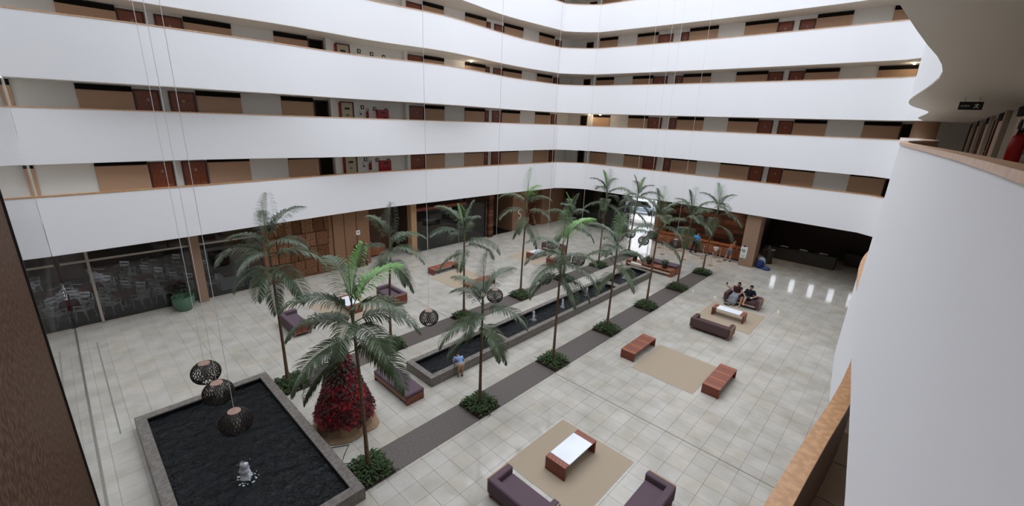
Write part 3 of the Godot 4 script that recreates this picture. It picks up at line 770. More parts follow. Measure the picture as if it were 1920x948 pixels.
func ground_far() -> void:
	# glazing with planting behind it, from the left corner to the entrance
	var w := structnode("window_5", "dark glazing with planting behind it left of the entrance")
	part("pane", sp(V(-25.0, 0.05, -34.29), V(-17.75, 3.75, -34.31)), M.dark_glass, w)
	for x in [-25.0, -22.6, -20.2, -17.7]: part("post", rb(V(x, 1.89, -34.3), V(0.08, 3.78, 0.1), 0.01), M.door_frame if x < -18 else M.sign_white, w)
	struct("wall_back", sp(V(-25.1, 0, -37.6), V(-20.6, 3.78, -37.9)), M.dark_wall, "dark wall behind the planting by the entrance")
	for i in 4:
		var pl := thing("potted_plant", "leafy dark plant behind the glazing, %s from the entrance" % NTH[i], "potted plant", V(-18.7 - i * 1.75, 0, -35.5 - 0.5 * (i % 2)))
		part("pot", MB.new().lathe([Vector2(0, 0), Vector2(0.22, 0), Vector2(0.3, 0.45), Vector2(0.26, 0.45), Vector2(0, 0.4)], Vector3.ZERO, 16), M.dark_green_pot, pl)
		part("foliage", leaf_mound(0.6, 1.9, 150, 20 + i, 0.5), M.fern1, pl, "stuff").position = V(0, 0.4, 0)
	# entrance
	var d := structnode("door_90", "bright glazed entrance doors between the planting and the reception wall")
	part("door_frame", MB.new().span(V(-20.6, 2.7, -38.55), V(-15.3, 2.8, -38.45)).span(V(-20.6, 3.7, -38.55), V(-15.3, 3.78, -38.45)), M.steel, d)
	for x in [-20.55, -19.45, -17.6, -16.4]: part("post", sp(V(x - 0.03, 0, -38.55), V(x + 0.03, 3.7, -38.45)), M.steel, d)
	for q in [[-20.5, -19.5], [-17.55, -16.45], [-16.35, -15.35]]: part("pane", sp(V(q[0], 0.04, -38.505), V(q[1], 3.7, -38.495)), M.glass, d)
	top("door_mat", rb(V(-18.2, 0.008, -39.0), V(3.6, 0.016, 0.8), 0.004), M.black, "dark mat at the bright entrance doors", "door mat")
	struct("wall_back", sp(V(-20.9, 0, -37.6), V(-20.6, 3.78, -38.6)), M.dark_wall, "dark wall end beside the entrance doors")
	# reception
	struct("wall_back", sp(V(-15.35, 0, -34.2), V(-15.05, 3.78, -38.6)), M.tan_wall, "tan wall between the entrance and the reception desk")
	var pw := structnode("wall_back", "reception wall of dark and reddish timber planks")
	part("backing", sp(V(-15.3, 0, -36.3), V(-8.0, 3.78, -36.1)), M.dark_wall, pw)
	rng.seed = 5
	for row in 12:
		var x := -15.05 + rng.randf_range(-0.9, 0.0)
		while x < -8.1:
			var l := rng.randf_range(0.9, 2.4)
			var a := maxf(x, -15.05); var b := minf(x + l, -8.1)
			if b - a > 0.08:
				var t := rng.randf_range(0.02, 0.06)
				part("plank", rb(V((a + b) / 2, 0.17 + row * 0.31, -36.1 + t / 2), V(b - a - 0.008, 0.3, t), 0.005), M["plank%d" % [0, 1, 2, 3, 2, 4, 3, 1][rng.randi() % 8]], pw)
			x += l
	var ct := thing("reception_desk", "long orange timber reception desk below the plank wall", "reception desk", V(0, 0, 0))
	for row in 3:
		for i in 5:
			var a := -14.9 + i * 1.36 + (0.4 if row == 1 and i > 0 else 0.0); var b := -14.9 + (i + 1) * 1.36 + (0.4 if row == 1 and i < 4 else 0.0)
			part("plank", rb(V((a + b) / 2, 0.22 + row * 0.25, -34.0 + 0.02 * (row % 2)), V(b - a - 0.008, 0.245, 0.08), 0.006), M.counter, ct)
	part("top", rb(V(-11.5, 0.94, -34.2), V(6.9, 0.06, 0.62), 0.01), M.counter, ct)
	part("body", sp(V(-14.85, 0.05, -34.05), V(-8.15, 0.9, -34.6)), M.dark_wall, ct)
	part("plinth", sp(V(-14.8, 0, -33.98), V(-8.2, 0.1, -34.5)), M.black, ct)
	var col := struct("column", rb(V(-7.62, 1.89, -33.5), V(0.95, 3.78, 1.1), 0.015), M.tan_column, "broad tan column at the right end of the reception desk")
	var ps := thing("poster", "white upright poster with a grey-green map on the broad tan column", "poster", V(-7.85, 1.0, -32.94))
	part("board", rb(V(0, 0, 0.012), V(0.42, 0.85, 0.02), 0.004), M.sign_white, ps)
	var blot := MB.new()
	for q in [[-0.06, 0.15, 0.12, 0.08], [0.0, 0.05, 0.11, 0.08], [0.06, 0.16, 0.06, 0.05]]:
		var pr := [Vector2(0, -0.002), Vector2(1, -0.002), Vector2(1, 0.002), Vector2(0, 0.003)]
		var bb := MB.new().lathe(pr, Vector3.ZERO, 12)
		blot.add(bb, Transform3D(Basis(Vector3.RIGHT, PI / 2).scaled_local(V(q[2], 1, q[3])), V(q[0], q[1], 0.024)))
	part("map_print", blot, M.map_green, ps)
	var ln := MB.new()
	for i in 5: ln.box(V(-0.02, -0.18 - 0.045 * i, 0.0235), V(0.3 - 0.04 * (i % 2), 0.016, 0.003))
	part("lines", ln, M.map_grey, ps)
	part("clip", rb(V(0, 0.45, 0.02), V(0.16, 0.1, 0.04), 0.01), M.sign_dark, ps)
	# dark lobby to the right
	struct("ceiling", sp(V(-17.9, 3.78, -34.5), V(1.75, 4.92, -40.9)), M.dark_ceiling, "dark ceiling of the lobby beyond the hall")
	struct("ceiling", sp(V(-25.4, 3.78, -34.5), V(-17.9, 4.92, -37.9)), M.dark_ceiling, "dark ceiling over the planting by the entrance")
	var lw := structnode("wall_back", "dark brown lobby wall with a row of high windows")
	var edges := [-8.0, -7.25, -6.85, -5.85, -5.45, -4.5, -4.1, -3.15, -2.75, -1.85, -1.45, 1.6]
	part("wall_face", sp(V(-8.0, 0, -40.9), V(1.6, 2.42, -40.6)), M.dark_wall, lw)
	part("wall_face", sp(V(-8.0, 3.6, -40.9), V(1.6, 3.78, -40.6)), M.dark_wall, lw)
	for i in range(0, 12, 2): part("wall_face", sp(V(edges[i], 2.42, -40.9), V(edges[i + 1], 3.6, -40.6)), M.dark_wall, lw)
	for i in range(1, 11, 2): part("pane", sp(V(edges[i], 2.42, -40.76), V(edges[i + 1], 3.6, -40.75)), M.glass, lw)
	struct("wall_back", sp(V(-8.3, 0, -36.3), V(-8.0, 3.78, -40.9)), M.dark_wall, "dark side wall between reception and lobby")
	var dk := thing("bar_counter", "long black counter in the dark lobby on the right", "counter", V(-5.2, 0, -37.45))
	part("body", rb(V(0, 0.46, 0), V(4.6, 0.92, 0.8), 0.01), M.bar_black, dk)
	part("top", rb(V(0, 0.95, 0), V(4.75, 0.06, 0.95), 0.01), M.bar_top, dk)
	for i in 3: part("tray", rb(V(-1.0 + i * 1.25, 0.99, 0.1), V(0.5, 0.02, 0.3), 0.005), M.steel, dk)
	var dk2 := thing("bar_counter", "short black counter at the lobby wall, right of the long one", "counter", V(-1.2, 0, -39.7))
	part("body", rb(V(0, 0.45, 0), V(2.8, 0.9, 0.8), 0.01), M.bar_black, dk2)
	part("top", rb(V(0, 0.92, 0), V(2.9, 0.05, 0.9), 0.01), M.bar_top, dk2)
	var ht := thing("high_table", "dark draped high table beside the broad tan column", "table", V(-6.75, 0, -35.2))
	part("cloth", MB.new().lathe([Vector2(0.36, 0), Vector2(0.3, 0.5), Vector2(0.36, 1.0), Vector2(0.4, 1.05), Vector2(0, 1.06)], Vector3.ZERO, 16), M.bar_black, ht)
	part("centrepiece", MB.new().lathe([Vector2(0.0, 1.06), Vector2(0.08, 1.08), Vector2(0.03, 1.2), Vector2(0.06, 1.3), Vector2(0, 1.31)], Vector3.ZERO, 10), M.steel, ht)
	var bag := thing("bag", "bundle of blue and pale bags on the floor beside the tan column", "bags", V(-6.75, 0, -33.35))
	part("blue_bag", MB.new().lathe([Vector2(0, 0), Vector2(0.2, 0.0), Vector2(0.27, 0.15), Vector2(0.24, 0.42), Vector2(0.12, 0.58), Vector2(0, 0.6)], Vector3.ZERO, 14, V(1, 1, 0.8)), M.blue, bag)
	part("pale_bag", MB.new().lathe([Vector2(0, 0), Vector2(0.22, 0.0), Vector2(0.3, 0.3), Vector2(0.26, 0.6), Vector2(0.14, 0.74), Vector2(0, 0.76)], V(-0.02, 0, -0.3), 14, V(1, 1, 0.8)), M.bag_pale, bag)
	part("blue_sack", MB.new().lathe([Vector2(0, 0), Vector2(0.25, 0.0), Vector2(0.28, 0.08), Vector2(0.16, 0.2), Vector2(0, 0.22)], V(0.42, 0, 0.05), 14), M.blue_dark, bag)
	var hoop := []
	for i in 15: hoop.append(V(-0.3 + 0.03 * sin(i), 0.36 + 0.34 * cos(TAU * i / 14.0), -0.1 + 0.3 * sin(TAU * i / 14.0)))
	part("handle", MB.new().tube(hoop, 0.02, 6), M.black, bag)
	# small recessed lamps over lobby and reception
	var lamp_spots := [V(-11.6, 3.78, -35.2), V(-9.8, 3.78, -35.25), V(-13.6, 3.78, -35.1), V(-5.4, 3.78, -36.0)]
	for i in 4:
		var l := thing("ceiling_light", "small round recessed ceiling lamp, %s over the reception desk" % NTH[i] if i < 3 else "small round recessed ceiling lamp over the black bar counter", "ceiling lamp", lamp_spots[i])
		part("ring", MB.new().lathe([Vector2(0.06, -0.012), Vector2(0.085, -0.012), Vector2(0.09, 0)], Vector3.ZERO, 16), M.sign_white, l)
		part("lamp_face", MB.new().lathe([Vector2(0, -0.01), Vector2(0.06, -0.01)], Vector3.ZERO, 14), M.lamp_glow, l)
		var s := SpotLight3D.new()
		s.name = "lamp_light"
		s.light_color = Color(1.0, 0.86, 0.68)
		s.light_energy = 0.5 if i < 3 else 0.25
		s.spot_range = 12; s.spot_attenuation = 2; s.spot_angle = 62; s.spot_angle_attenuation = 0.6
		s.light_size = 0.06; s.shadow_enabled = true
		s.position = V(0, -0.03, 0); s.rotation.x = -PI / 2
		l.add_child(s)
	# queue posts and ropes before the desk
	var posts := [V(-13.89, 0, -32.5), V(-12.92, 0, -30.95), V(-11.3, 0, -31.0), V(-10.43, 0, -32.4), V(-9.35, 0, -31.1), V(-9.3, 0, -32.6), V(-12.2, 0, -32.9)]
	for i in posts.size():
		var p := thing("queue_post", "slim metal queue post on a round foot before the desk, %s from the entrance" % NTH[i], "queue post", posts[i], 0, "queue posts")
		part("foot", MB.new().lathe([Vector2(0.17, 0.0), Vector2(0.17, 0.015), Vector2(0.04, 0.05), Vector2(0, 0.05)], Vector3.ZERO, 18), M.brass, p)
		part("pole", MB.new().lathe([Vector2(0.02, 0.04), Vector2(0.02, 0.92)], Vector3.ZERO, 10), M.chrome, p)
		part("knob", MB.new().lathe([Vector2(0.02, 0.9), Vector2(0.04, 0.93), Vector2(0.035, 0.98), Vector2(0, 1.0)], Vector3.ZERO, 12), M.chrome, p)
	for q in [[0, 6, "nearest the entrance"], [6, 3, "along the desk"], [1, 2, "nearest the palms"], [2, 4, "towards the broad column"], [0, 1, "across the entrance end"], [3, 5, "beside the broad column"]]:
		var a: Vector3 = posts[q[0]]; var b: Vector3 = posts[q[1]]
		var path := []
		for i in 11:
			var t := i / 10.0
			path.append(a.lerp(b, t) + V(0, 0.9 - 0.38 * (1 - pow(2 * t - 1, 2)), 0))
		top("rope", MB.new().tube(path, 0.022, 6), M.rope, "dark sagging rope between queue posts, " + q[2], "rope", "queue ropes")

func outside() -> void:
	struct("ground", sp(V(-90, -0.35, -41.0), V(40, -0.02, -110)), M.asphalt, "pale forecourt outside the entrance")
	var hd := top("hedge", leaf_mound(3.2, 1.1, 700, 40, 0.4), M.outdoor_leaf, "green hedge across the forecourt seen through the entrance", "hedge", "", "stuff")
	hd.position = V(-26.0, -0.03, -50.5)
	for i in 3:
		var t := thing("tree", ["broad tree beyond the forecourt, left of the entrance view", "tree straight beyond the entrance door", "tree beyond the forecourt at the right of the entrance view"][i], "tree", V(-36 + i * 5.5, 0, -64 - i * 2))
		part("trunk", MB.new().tube([V(0, -0.1, 0), V(0.1, 2.2, 0), V(0, 4, 0.1)], [0.25, 0.18, 0.1], 8), M.trunk, t)
		part("crown", leaf_mound(2.4, 3.4, 500, 50 + i, 0.5), M.outdoor_leaf, t, "stuff").position = V(0, 2.2, 0)
	var c := thing("car", "silver blue car parked outside the entrance", "car", V(-21.6, -0.02, -44.5), 0.25)
	var body := MB.new()
	body.rbox(V(0, 0.62, 0), V(4.2, 0.62, 1.7), 0.16)
	part("body", body, M.car_paint, c)
	var cab := MB.new()
	var lo := [V(-1.5, 0.9, -0.78), V(1.15, 0.9, -0.78), V(1.15, 0.9, 0.78), V(-1.5, 0.9, 0.78)]
	var hi := [V(-1.15, 1.45, -0.62), V(0.55, 1.45, -0.62), V(0.55, 1.45, 0.62), V(-1.15, 1.45, 0.62)]
	for i in 4: cab.quad(lo[(i + 1) % 4], lo[i], hi[i], hi[(i + 1) % 4])
	part("window", cab, M.car_glass, c)
	part("roof", MB.new().rbox(V(-0.3, 1.46, 0), V(1.75, 0.06, 1.28), 0.03), M.car_paint, c)
	for sx in [-1.3, 1.3]:
		for sz in [-0.78, 0.78]:
			part("wheel", MB.new().tube([V(sx, 0.32, sz - 0.1), V(sx, 0.32, sz + 0.1)], 0.32, 16), M.black, c)

# ---------------------------------------------------------------- pools
func pool(called: String, label: String, x0: float, x1: float, z0: float, z1: float, rim: float, h: float, wy: float) -> void:
	var p := thing(called, label, "pool", V((x0 + x1) / 2, 0, (z0 + z1) / 2))
	var w := x1 - x0; var d := z1 - z0
	var o := MB.new()
	o.span(V(-w / 2, 0, -d / 2), V(w / 2, h - 0.04, -d / 2 + rim)).span(V(-w / 2, 0, d / 2 - rim), V(w / 2, h - 0.04, d / 2)).span(V(-w / 2, 0, -d / 2 + rim), V(-w / 2 + rim, h - 0.04, d / 2 - rim)).span(V(w / 2 - rim, 0, -d / 2 + rim), V(w / 2, h - 0.04, d / 2 - rim))
	part("basin_wall", o, M.pool_stone, p)
	var k := MB.new()
	for s in [-1, 1]:
		k.rbox(V(0, h - 0.02, s * (d / 2 - rim / 2)), V(w, 0.04, rim), 0.008)
		k.rbox(V(s * (w / 2 - rim / 2), h - 0.02, 0), V(rim, 0.04, d - 2 * rim), 0.008)
	part("rim", k, M.pool_stone, p)
	var tl := MB.new()
	tl.span(V(-w / 2 + rim, 0.0, -d / 2 + rim), V(w / 2 - rim, 0.02, d / 2 - rim))
	for s in [-1, 1]:
		tl.box(V(0, h / 2 - 0.02, s * (d / 2 - rim - 0.004)), V(w - 2 * rim, h - 0.05, 0.008))
		tl.box(V(s * (w / 2 - rim - 0.004), h / 2 - 0.02, 0), V(0.008, h - 0.05, d - 2 * rim))
	part("lining", tl, M.pool_tile, p)
	part("water", sp(V(-w / 2 + rim + 0.008, 0.02, -d / 2 + rim + 0.008), V(w / 2 - rim - 0.008, wy, d / 2 - rim - 0.008)), M.water, p)
func jet(label: String, x: float, z: float, y: float, h: float, r: float) -> void:
	rng.seed = int(x * 100 - z * 10)
	var j := thing("water_jet", label, "water jet", V(x, y, z), 0, "fountain jets")
	var prof := []
	for i in 9:
		var t := i / 8.0
		prof.append(Vector2(r * (1.0 - 0.55 * t) * (1.0 + 0.25 * sin(i * 2.3)) if i < 8 else 0.0, h * t))
	var m := MB.new().lathe(prof, Vector3.ZERO, 10)
	for i in m.v.size():
		m.v[i] += V(rng.randf_range(-1, 1), rng.randf_range(-0.4, 0.4), rng.randf_range(-1, 1)) * r * 0.3
	part("column", m, M.foam, j)
	var f := MB.new()
	for i in 44:
		var a := rng.randf() * TAU; var d := r * rng.randf_range(0.7, 2.4); var s := r * rng.randf_range(0.06, 0.22)
		f.lathe([Vector2(s, 0), Vector2(s * 0.8, s * 0.35), Vector2(0, s * 0.5)], V(cos(a) * d, 0.001, sin(a) * d), 6)
	for i in 14:
		var a := rng.randf() * TAU; var d := r * rng.randf_range(0.6, 2.0)
		f.lathe([Vector2(0, -0.018), Vector2(0.016, 0), Vector2(0, 0.02)], V(cos(a) * d, h * rng.randf_range(0.15, 0.9), sin(a) * d), 5)
	part("splash", f, M.foam, j, "stuff")
func pools() -> void:
	pool("square_pool", "wide grey stone pool with dark rippling water at the near end", -15.54, -8.38, -3.92, -0.26, 0.27, 0.37, 0.22)
	pool("long_pool", "short grey stone pool with the child leaning on its rim", -12.7, -11.1, -11.95, -7.97, 0.23, 0.37, 0.2)
	pool("long_pool", "longest grey stone pool, in the middle of the hall", -12.7, -11.1, -21.55, -11.98, 0.23, 0.37, 0.2)
	pool("long_pool", "grey stone pool at the far end beside the plank bench", -12.7, -11.1, -25.48, -21.55, 0.23, 0.37, 0.2)
	jet("broad white water jet in the square pool", -10.95, -1.95, 0.224, 0.52, 0.13)
	jet("white water jet in the longest pool, nearest the child", -11.95, -14.65, 0.204, 0.5, 0.07)
	jet("white water jet in the middle of the longest pool", -11.9, -16.9, 0.204, 0.5, 0.06)
	jet("white water jet at the far end of the longest pool", -11.95, -19.2, 0.204, 0.5, 0.06)
	jet("splashing white water jet in the far pool", -11.92, -23.4, 0.204, 0.34, 0.1)
	jet("low bubbling water jet in the short pool", -11.75, -9.6, 0.204, 0.12, 0.05)

# ---------------------------------------------------------------- plants
func leaf_mound(r: float, h: float, count: int, seed_: int, size := 0.24) -> MB:
	var g := RandomNumberGenerator.new()
	g.seed = seed_
	var m := MB.new()
	for i in count:
		var a := g.randf() * TAU
		var q := sqrt(g.randf())
		var b := V(cos(a) * q * r * 0.85, h * (1 - q * q * 0.75) * g.randf_range(0.25, 0.9), sin(a) * q * r * 0.85)
		var a2 := a + g.randf_range(-1.2, 1.2)
		var d := V(cos(a2), g.randf_range(0.0, 1.0), sin(a2)).normalized()
		leaflet(m, b, d, size * g.randf_range(0.6, 1.2), size * 0.28, 0.5)
	return m
func blade(m: MB, b: Vector3, d: Vector3, l: float, w: float, droop: float) -> void:   # a longer ribbon leaf in four bending steps
	var s := d.cross(Vector3.UP)
	s = s.normalized() if s.length() > 0.05 else Vector3.RIGHT
	var p := b; var e := d
	var ws := [0.4, 1.0, 0.95, 0.6]
	for i in 4:
		var q := p + e * l * 0.25
		if i < 3: m.quad(p - s * w * 0.5 * ws[i], p + s * w * 0.5 * ws[i], q + s * w * 0.5 * ws[i + 1], q - s * w * 0.5 * ws[i + 1])
		else: m.tri(p - s * w * 0.5 * ws[3], p + s * w * 0.5 * ws[3], q)
		p = q
		e = (e - V(0, droop * (0.25 + 0.25 * i), 0)).normalized()
func leaflet(m: MB, b: Vector3, d: Vector3, l: float, w: float, droop: float) -> void:   # a narrow leaf that bends down towards its tip
	var s := d.cross(Vector3.UP)
	s = s.normalized() if s.length() > 0.05 else Vector3.RIGHT
	var p := b + d * l * 0.5
	var e := (d - V(0, droop, 0)).normalized()
	var t := p + e * l * 0.55
	var u := s * w * 0.5
	m.quad(b - u * 0.35, b + u * 0.35, p + u, p - u)
	m.tri(p - u, p + u, t)
func frond(e0: float, bend: float, l: float, pairs: int, seed_: int) -> MB:   # grows along +x
	var g := RandomNumberGenerator.new()
	g.seed = seed_
	var pts := []
	var p := Vector3.ZERO
	var n := 14
	for i in n + 1:
		pts.append(p)
		var a := deg_to_rad(e0 - bend * pow(i / float(n), 1.15))
		p += V(cos(a), sin(a), 0) * l / n
	var m := MB.new()
	var rad := []
	for i in n + 1: rad.append(lerpf(0.016, 0.004, i / float(n)))
	m.tube(pts, rad, 5)
	for i in pairs:
		var t := 0.14 + 0.85 * i / (pairs - 1.0)
		var f := t * n
		var k := mini(int(f), n - 1)
		var b: Vector3 = pts[k].lerp(pts[k + 1], f - k)
		var tg: Vector3 = (pts[k + 1] - pts[k]).normalized()
		var up := V(0, 0, 1).cross(tg)
		var ll := l * 0.31 * pow(sin(PI * clampf(0.16 + 0.80 * t, 0, 1)), 0.6) * g.randf_range(0.9, 1.08)
		for s in [-1.0, 1.0]:
			var fw := 0.45 + 0.6 * t
			var d: Vector3 = (V(0, 0, s) + tg * fw + up * g.randf_range(0.15, 0.45)).normalized()
			blade(m, b, d, ll, 0.052, 0.6 + 0.5 * g.randf())
	return m
const FROND_KINDS := [[82, 22], [68, 75], [50, 95], [30, 100], [10, 85], [-12, 65]]
var frond_meshes := {}
func palm(label: String, at: Vector3, h: float, lean: Vector2, fronds: Array, seed_: int, size := 1.0) -> void:   # fronds: [screen angle, kind, length, colour]
	var o := thing("palm_tree", label, "palm tree", at, 0, "palms in the two floor bands")
	var topp := V(lean.x, h, lean.y)
	var pts := []; var rad := []
	for i in 9:
		var t := i / 8.0
		pts.append(V(lean.x * t * t, h * t, lean.y * t * t)); rad.append(0.058 - 0.024 * t + (0.025 * (1 - t * 6.0) if t < 0.16 else 0.0))
	part("trunk", MB.new().tube(pts, rad, 10), M.trunk, o)
	part("crownshaft", MB.new().tube([topp - V(0, 0.02, 0), topp + V(0, 0.2, 0), topp + V(0, 0.5, 0)], [0.036, 0.05, 0.02], 9), M.stalk, o)
	part("spear", MB.new().tube([topp + V(0, 0.4, 0), topp + V(0.02, 1.2, 0.01), topp + V(0.05, 1.75, 0.03)], [0.014, 0.009, 0.003], 5), M.stalk, o)
	for f in fronds:
		var key := "%d_%d" % [f[1], (seed_ + int(f[0])) % 2]
		if not frond_meshes.has(key):
			frond_meshes[key] = frond(FROND_KINDS[f[1]][0], FROND_KINDS[f[1]][1], 1.0 * 1.9, 36, f[1] * 10 + (seed_ + int(f[0])) % 2).mesh()
		var r := part("frond", frond_meshes[key], M["frond%d" % f[3]], o)
		var th := deg_to_rad(f[0])
		var d := V(0.734, 0, -0.679) * cos(th) + V(-0.679, 0, -0.734) * sin(th)
		r.rotation.y = atan2(-d.z, d.x)
		r.scale = Vector3.ONE * f[2] / 1.9 * size
		r.position = topp + V(0, [0.5, 0.36, 0.16, -0.1, -0.4, -0.72][f[1]] + (0.06 if int(f[0]) % 2 else -0.06), 0)
func auto_fronds(seed_: int, n: int, l: float) -> Array:
	var g := RandomNumberGenerator.new()
	g.seed = seed_
	var r := []
	var a := g.randf() * 360
	for i in n:
		var k := mini(5, int(i * 5.6 / n))
		r.append([a, k, l * g.randf_range(0.85, 1.1) * (0.8 if k == 0 else 1.0), 2 if i == 0 else (i % 2)])
		a += 137.5 + g.randf_range(-15, 15)
	return r
func palms() -> void:
	var zs := [-4.4, -8.55, -12.6, -16.74, -20.76, -24.75, -28.9]
	var R := [[4.35, 0.0, 0.1], [3.4, 0.1, 0.05], [4.35, 0.05, 0], [3.5, 0.0, -0.1], [4.3, 0.1, 0], [3.9, 0.2, 0], [3.95, 0.25, 0]]
	var L := [[4.75, 0.0, 0.05], [4.1, 0.15, -0.1], [3.75, 0.0, 0.0], [4.75, 0.15, 0.0], [3.5, 0.2, 0.05], [4.5, 0.15, 0.1], [3.8, 0.2, 0]]
	var rf := {
		0: [[60, 0, 1.5, 2], [40, 1, 1.7, 2], [135, 1, 1.7, 0], [182, 3, 1.85, 0], [228, 4, 1.9, 0], [330, 4, 2.0, 1], [15, 3, 1.8, 1], [275, 3, 1.4, 0], [197, 2, 1.7, 1], [318, 3, 1.8, 0], [160, 3, 1.5, 1], [345, 2, 1.6, 0], [214, 5, 1.7, 1]],
		1: [[75, 0, 1.3, 0], [40, 1, 1.6, 0], [150, 2, 1.4, 1], [205, 4, 1.7, 0], [345, 3, 1.7, 1], [300, 4, 1.6, 0], [170, 1, 1.3, 0], [95, 2, 1.4, 1], [250, 3, 1.3, 1], [325, 5, 1.4, 1], [190, 5, 1.5, 0]],
		2: [[80, 0, 1.3, 2], [25, 1, 1.7, 2], [160, 2, 1.6, 0], [215, 4, 1.8, 0], [335, 4, 1.8, 1], [10, 3, 1.6, 0], [265, 3, 1.3, 1], [185, 3, 1.6, 1], [110, 3, 1.5, 0], [300, 5, 1.5, 0], [195, 5, 1.6, 0], [350, 5, 1.6, 1]],
	}
	var lf := {
		0: [[100, 0, 1.5, 0], [55, 1, 1.7, 1], [125, 1, 1.4, 0], [185, 3, 1.9, 0], [20, 3, 1.9, 0], [280, 4, 1.6, 0], [330, 4, 2.0, 1], [230, 4, 1.4, 1], [350, 2, 1.6, 1], [255, 3, 1.5, 1], [300, 5, 1.5, 0], [170, 2, 1.6, 1]],
		1: [[90, 0, 1.4, 1], [150, 1, 1.6, 0], [30, 2, 1.6, 0], [185, 3, 1.6, 1], [345, 3, 1.7, 0], [230, 4, 1.3, 0], [310, 4, 1.6, 1], [60, 2, 1.4, 1], [270, 3, 1.3, 0], [205, 5, 1.6, 0], [335, 5, 1.5, 1]],
		3: [[70, 0, 1.7, 2], [50, 1, 1.5, 2], [165, 2, 1.7, 0], [15, 2, 1.5, 0], [200, 3, 1.7, 1], [340, 3, 1.5, 1], [250, 4, 1.5, 0], [300, 5, 1.7, 0], [225, 5, 1.3, 1]],
	}
	for i in 7:
		var word: String = "%s from the square pool" % NTH[i] if i < 6 else "farthest from the square pool"
		palm("slender palm in the near dark band, " + word, V(-9.13, 0.0, zs[i]), R[i][0] + 0.25, Vector2(R[i][1], R[i][2]), rf.get(i, auto_fronds(100 + i * 3, 11, 1.75)), i)
		fern_bed("square fern bed round a palm in the near band, " + word, -9.14, zs[i] + (-0.07 if i == 0 else 0.0), 60 + i)
		palm("slender palm in the far dark band, " + word, V(-14.67, 0.0, zs[i] + 0.05), L[i][0] + 0.25, Vector2(L[i][1], L[i][2]), lf.get(i, auto_fronds(200 + i * 5, 11, 1.8)), i + 1)
		fern_bed("square fern bed round a palm in the far band, " + word, -14.67, zs[i] + (-0.06 if i == 0 else 0.03), 80 + i)
func fern_bed(label: String, x: float, z: float, seed_: int) -> void:
	var o := thing("fern_bed", label, "fern bed", V(x, 0, z), 0, "fern beds at the palms")
	part("soil", rb(V(0, 0.012, 0), V(1.04, 0.03, 0.98), 0.008), M.soil, o)
	var a := MB.new(); var b := MB.new()
	var g := RandomNumberGenerator.new()
	g.seed = seed_
	for i in 420:
		var u := g.randf_range(-0.5, 0.5); var w := g.randf_range(-0.46, 0.46)
		var hh := 0.3 * (1.0 - pow(maxf(absf(u), absf(w)) * 1.9, 3)) * g.randf_range(0.35, 1.0) + 0.04
		var an := g.randf() * TAU
		var d := V(cos(an), g.randf_range(0.1, 0.9), sin(an)).normalized()
		leaflet(a if i % 3 else b, V(u, hh, w), d, g.randf_range(0.1, 0.22), 0.055, 0.8)
	part("foliage", a, M.fern0, o, "stuff")
	part("young_foliage", b, M.fern1, o, "stuff")

func poinsettia() -> void:
	var c := V(-11.42, 0, -4.9)
	var o := thing("poinsettia_tree", "tall cone of red poinsettias on a burlap-wrapped foot beside the square pool", "christmas tree", c)
	var core := MB.new().lathe([Vector2(0.72, 0.3), Vector2(0.7, 0.5), Vector2(0.4, 1.6), Vector2(0.1, 2.7), Vector2(0, 2.75)], Vector3.ZERO, 20)
	part("core", core, M.leaf_dark, o)
	rng.seed = 77
	var lv := MB.new()
	for i in 900:
		var t := 1.0 - sqrt(rng.randf())
		var y := 0.45 + t * 2.42
		var r := 0.80 * (1 - t) + 0.06
		var a := rng.randf() * TAU
		leaflet(lv, V(cos(a) * r * 0.9, y, sin(a) * r * 0.9), V(cos(a), rng.randf_range(-0.3, 0.5), sin(a)).normalized(), rng.randf_range(0.12, 0.2), 0.07, 0.5)
	part("foliage", lv, M.leaf_dark, o, "stuff")
	var heads := []
	for k in 2:
		var fl := MB.new()
		for i in 9:
			var a := TAU * i / 9.0 + k * 0.3
			var d := V(cos(a), 0.15 + 0.2 * (i % 2), sin(a)).normalized()
			leaflet(fl, V(cos(a), 0, sin(a)) * 0.012, d, 0.135 + 0.03 * (i % 2), 0.075, 0.35)
		heads.append(fl.mesh())
	for i in 210:
		var t := 1.0 - sqrt(1.0 - (i + 0.5) / 210.0)
		var y := 0.5 + t * 2.32
		var r := 0.84 * (1 - t) + 0.05
		var a := i * 2.39996
		var f := part("flower", heads[i % 2], M["bract%d" % [0, 1, 0, 2, 1, 0][rng.randi() % 6]], o)
		var out := V(cos(a), 0.45 + rng.randf_range(-0.25, 0.35), sin(a)).normalized()
		var sx := out.cross(Vector3.UP).normalized()
		f.transform = Transform3D(Basis(sx, out, sx.cross(out)).rotated(out, rng.randf() * TAU).scaled(Vector3.ONE * rng.randf_range(0.85, 1.35)), V(cos(a) * r, y, sin(a) * r))
	var sk := MB.new()
	var rows := [[0.74, 0.56], [0.82, 0.34], [0.84, 0.14], [0.88, 0.02]]
	for i in 3:
		for j in 40:
			var q := []
			for e in [[i, j], [i, j + 1], [i + 1, j + 1], [i + 1, j]]:
				var a: float = TAU * e[1] / 40.0
				var sq := 1.0 + (0.16 * pow(absf(sin(2 * a)), 2.0) + 0.05 * sin(a * 7) if e[0] == 3 else 0.03 * sin(a * 11 + e[0]))
				q.append(V(cos(a) * rows[e[0]][0] * sq, rows[e[0]][1], sin(a) * rows[e[0]][0] * sq))
			sk.quad(q[0], q[1], q[2], q[3])
	part("burlap_wrap", sk, M.burlap, o)
	var path := []
	for p in [[-11.9, -4.1], [-11.2, -3.98], [-10.7, -4.05], [-10.45, -4.5], [-10.2, -4.25], [-9.9, -4.0], [-9.75, -4.2]]: path.append(V(p[0], 0.012, p[1]))
	top("power_cable", MB.new().tube(path, 0.011, 6), M.black, "thin black cable on the floor from the poinsettia cone to the near palm bed", "cable")

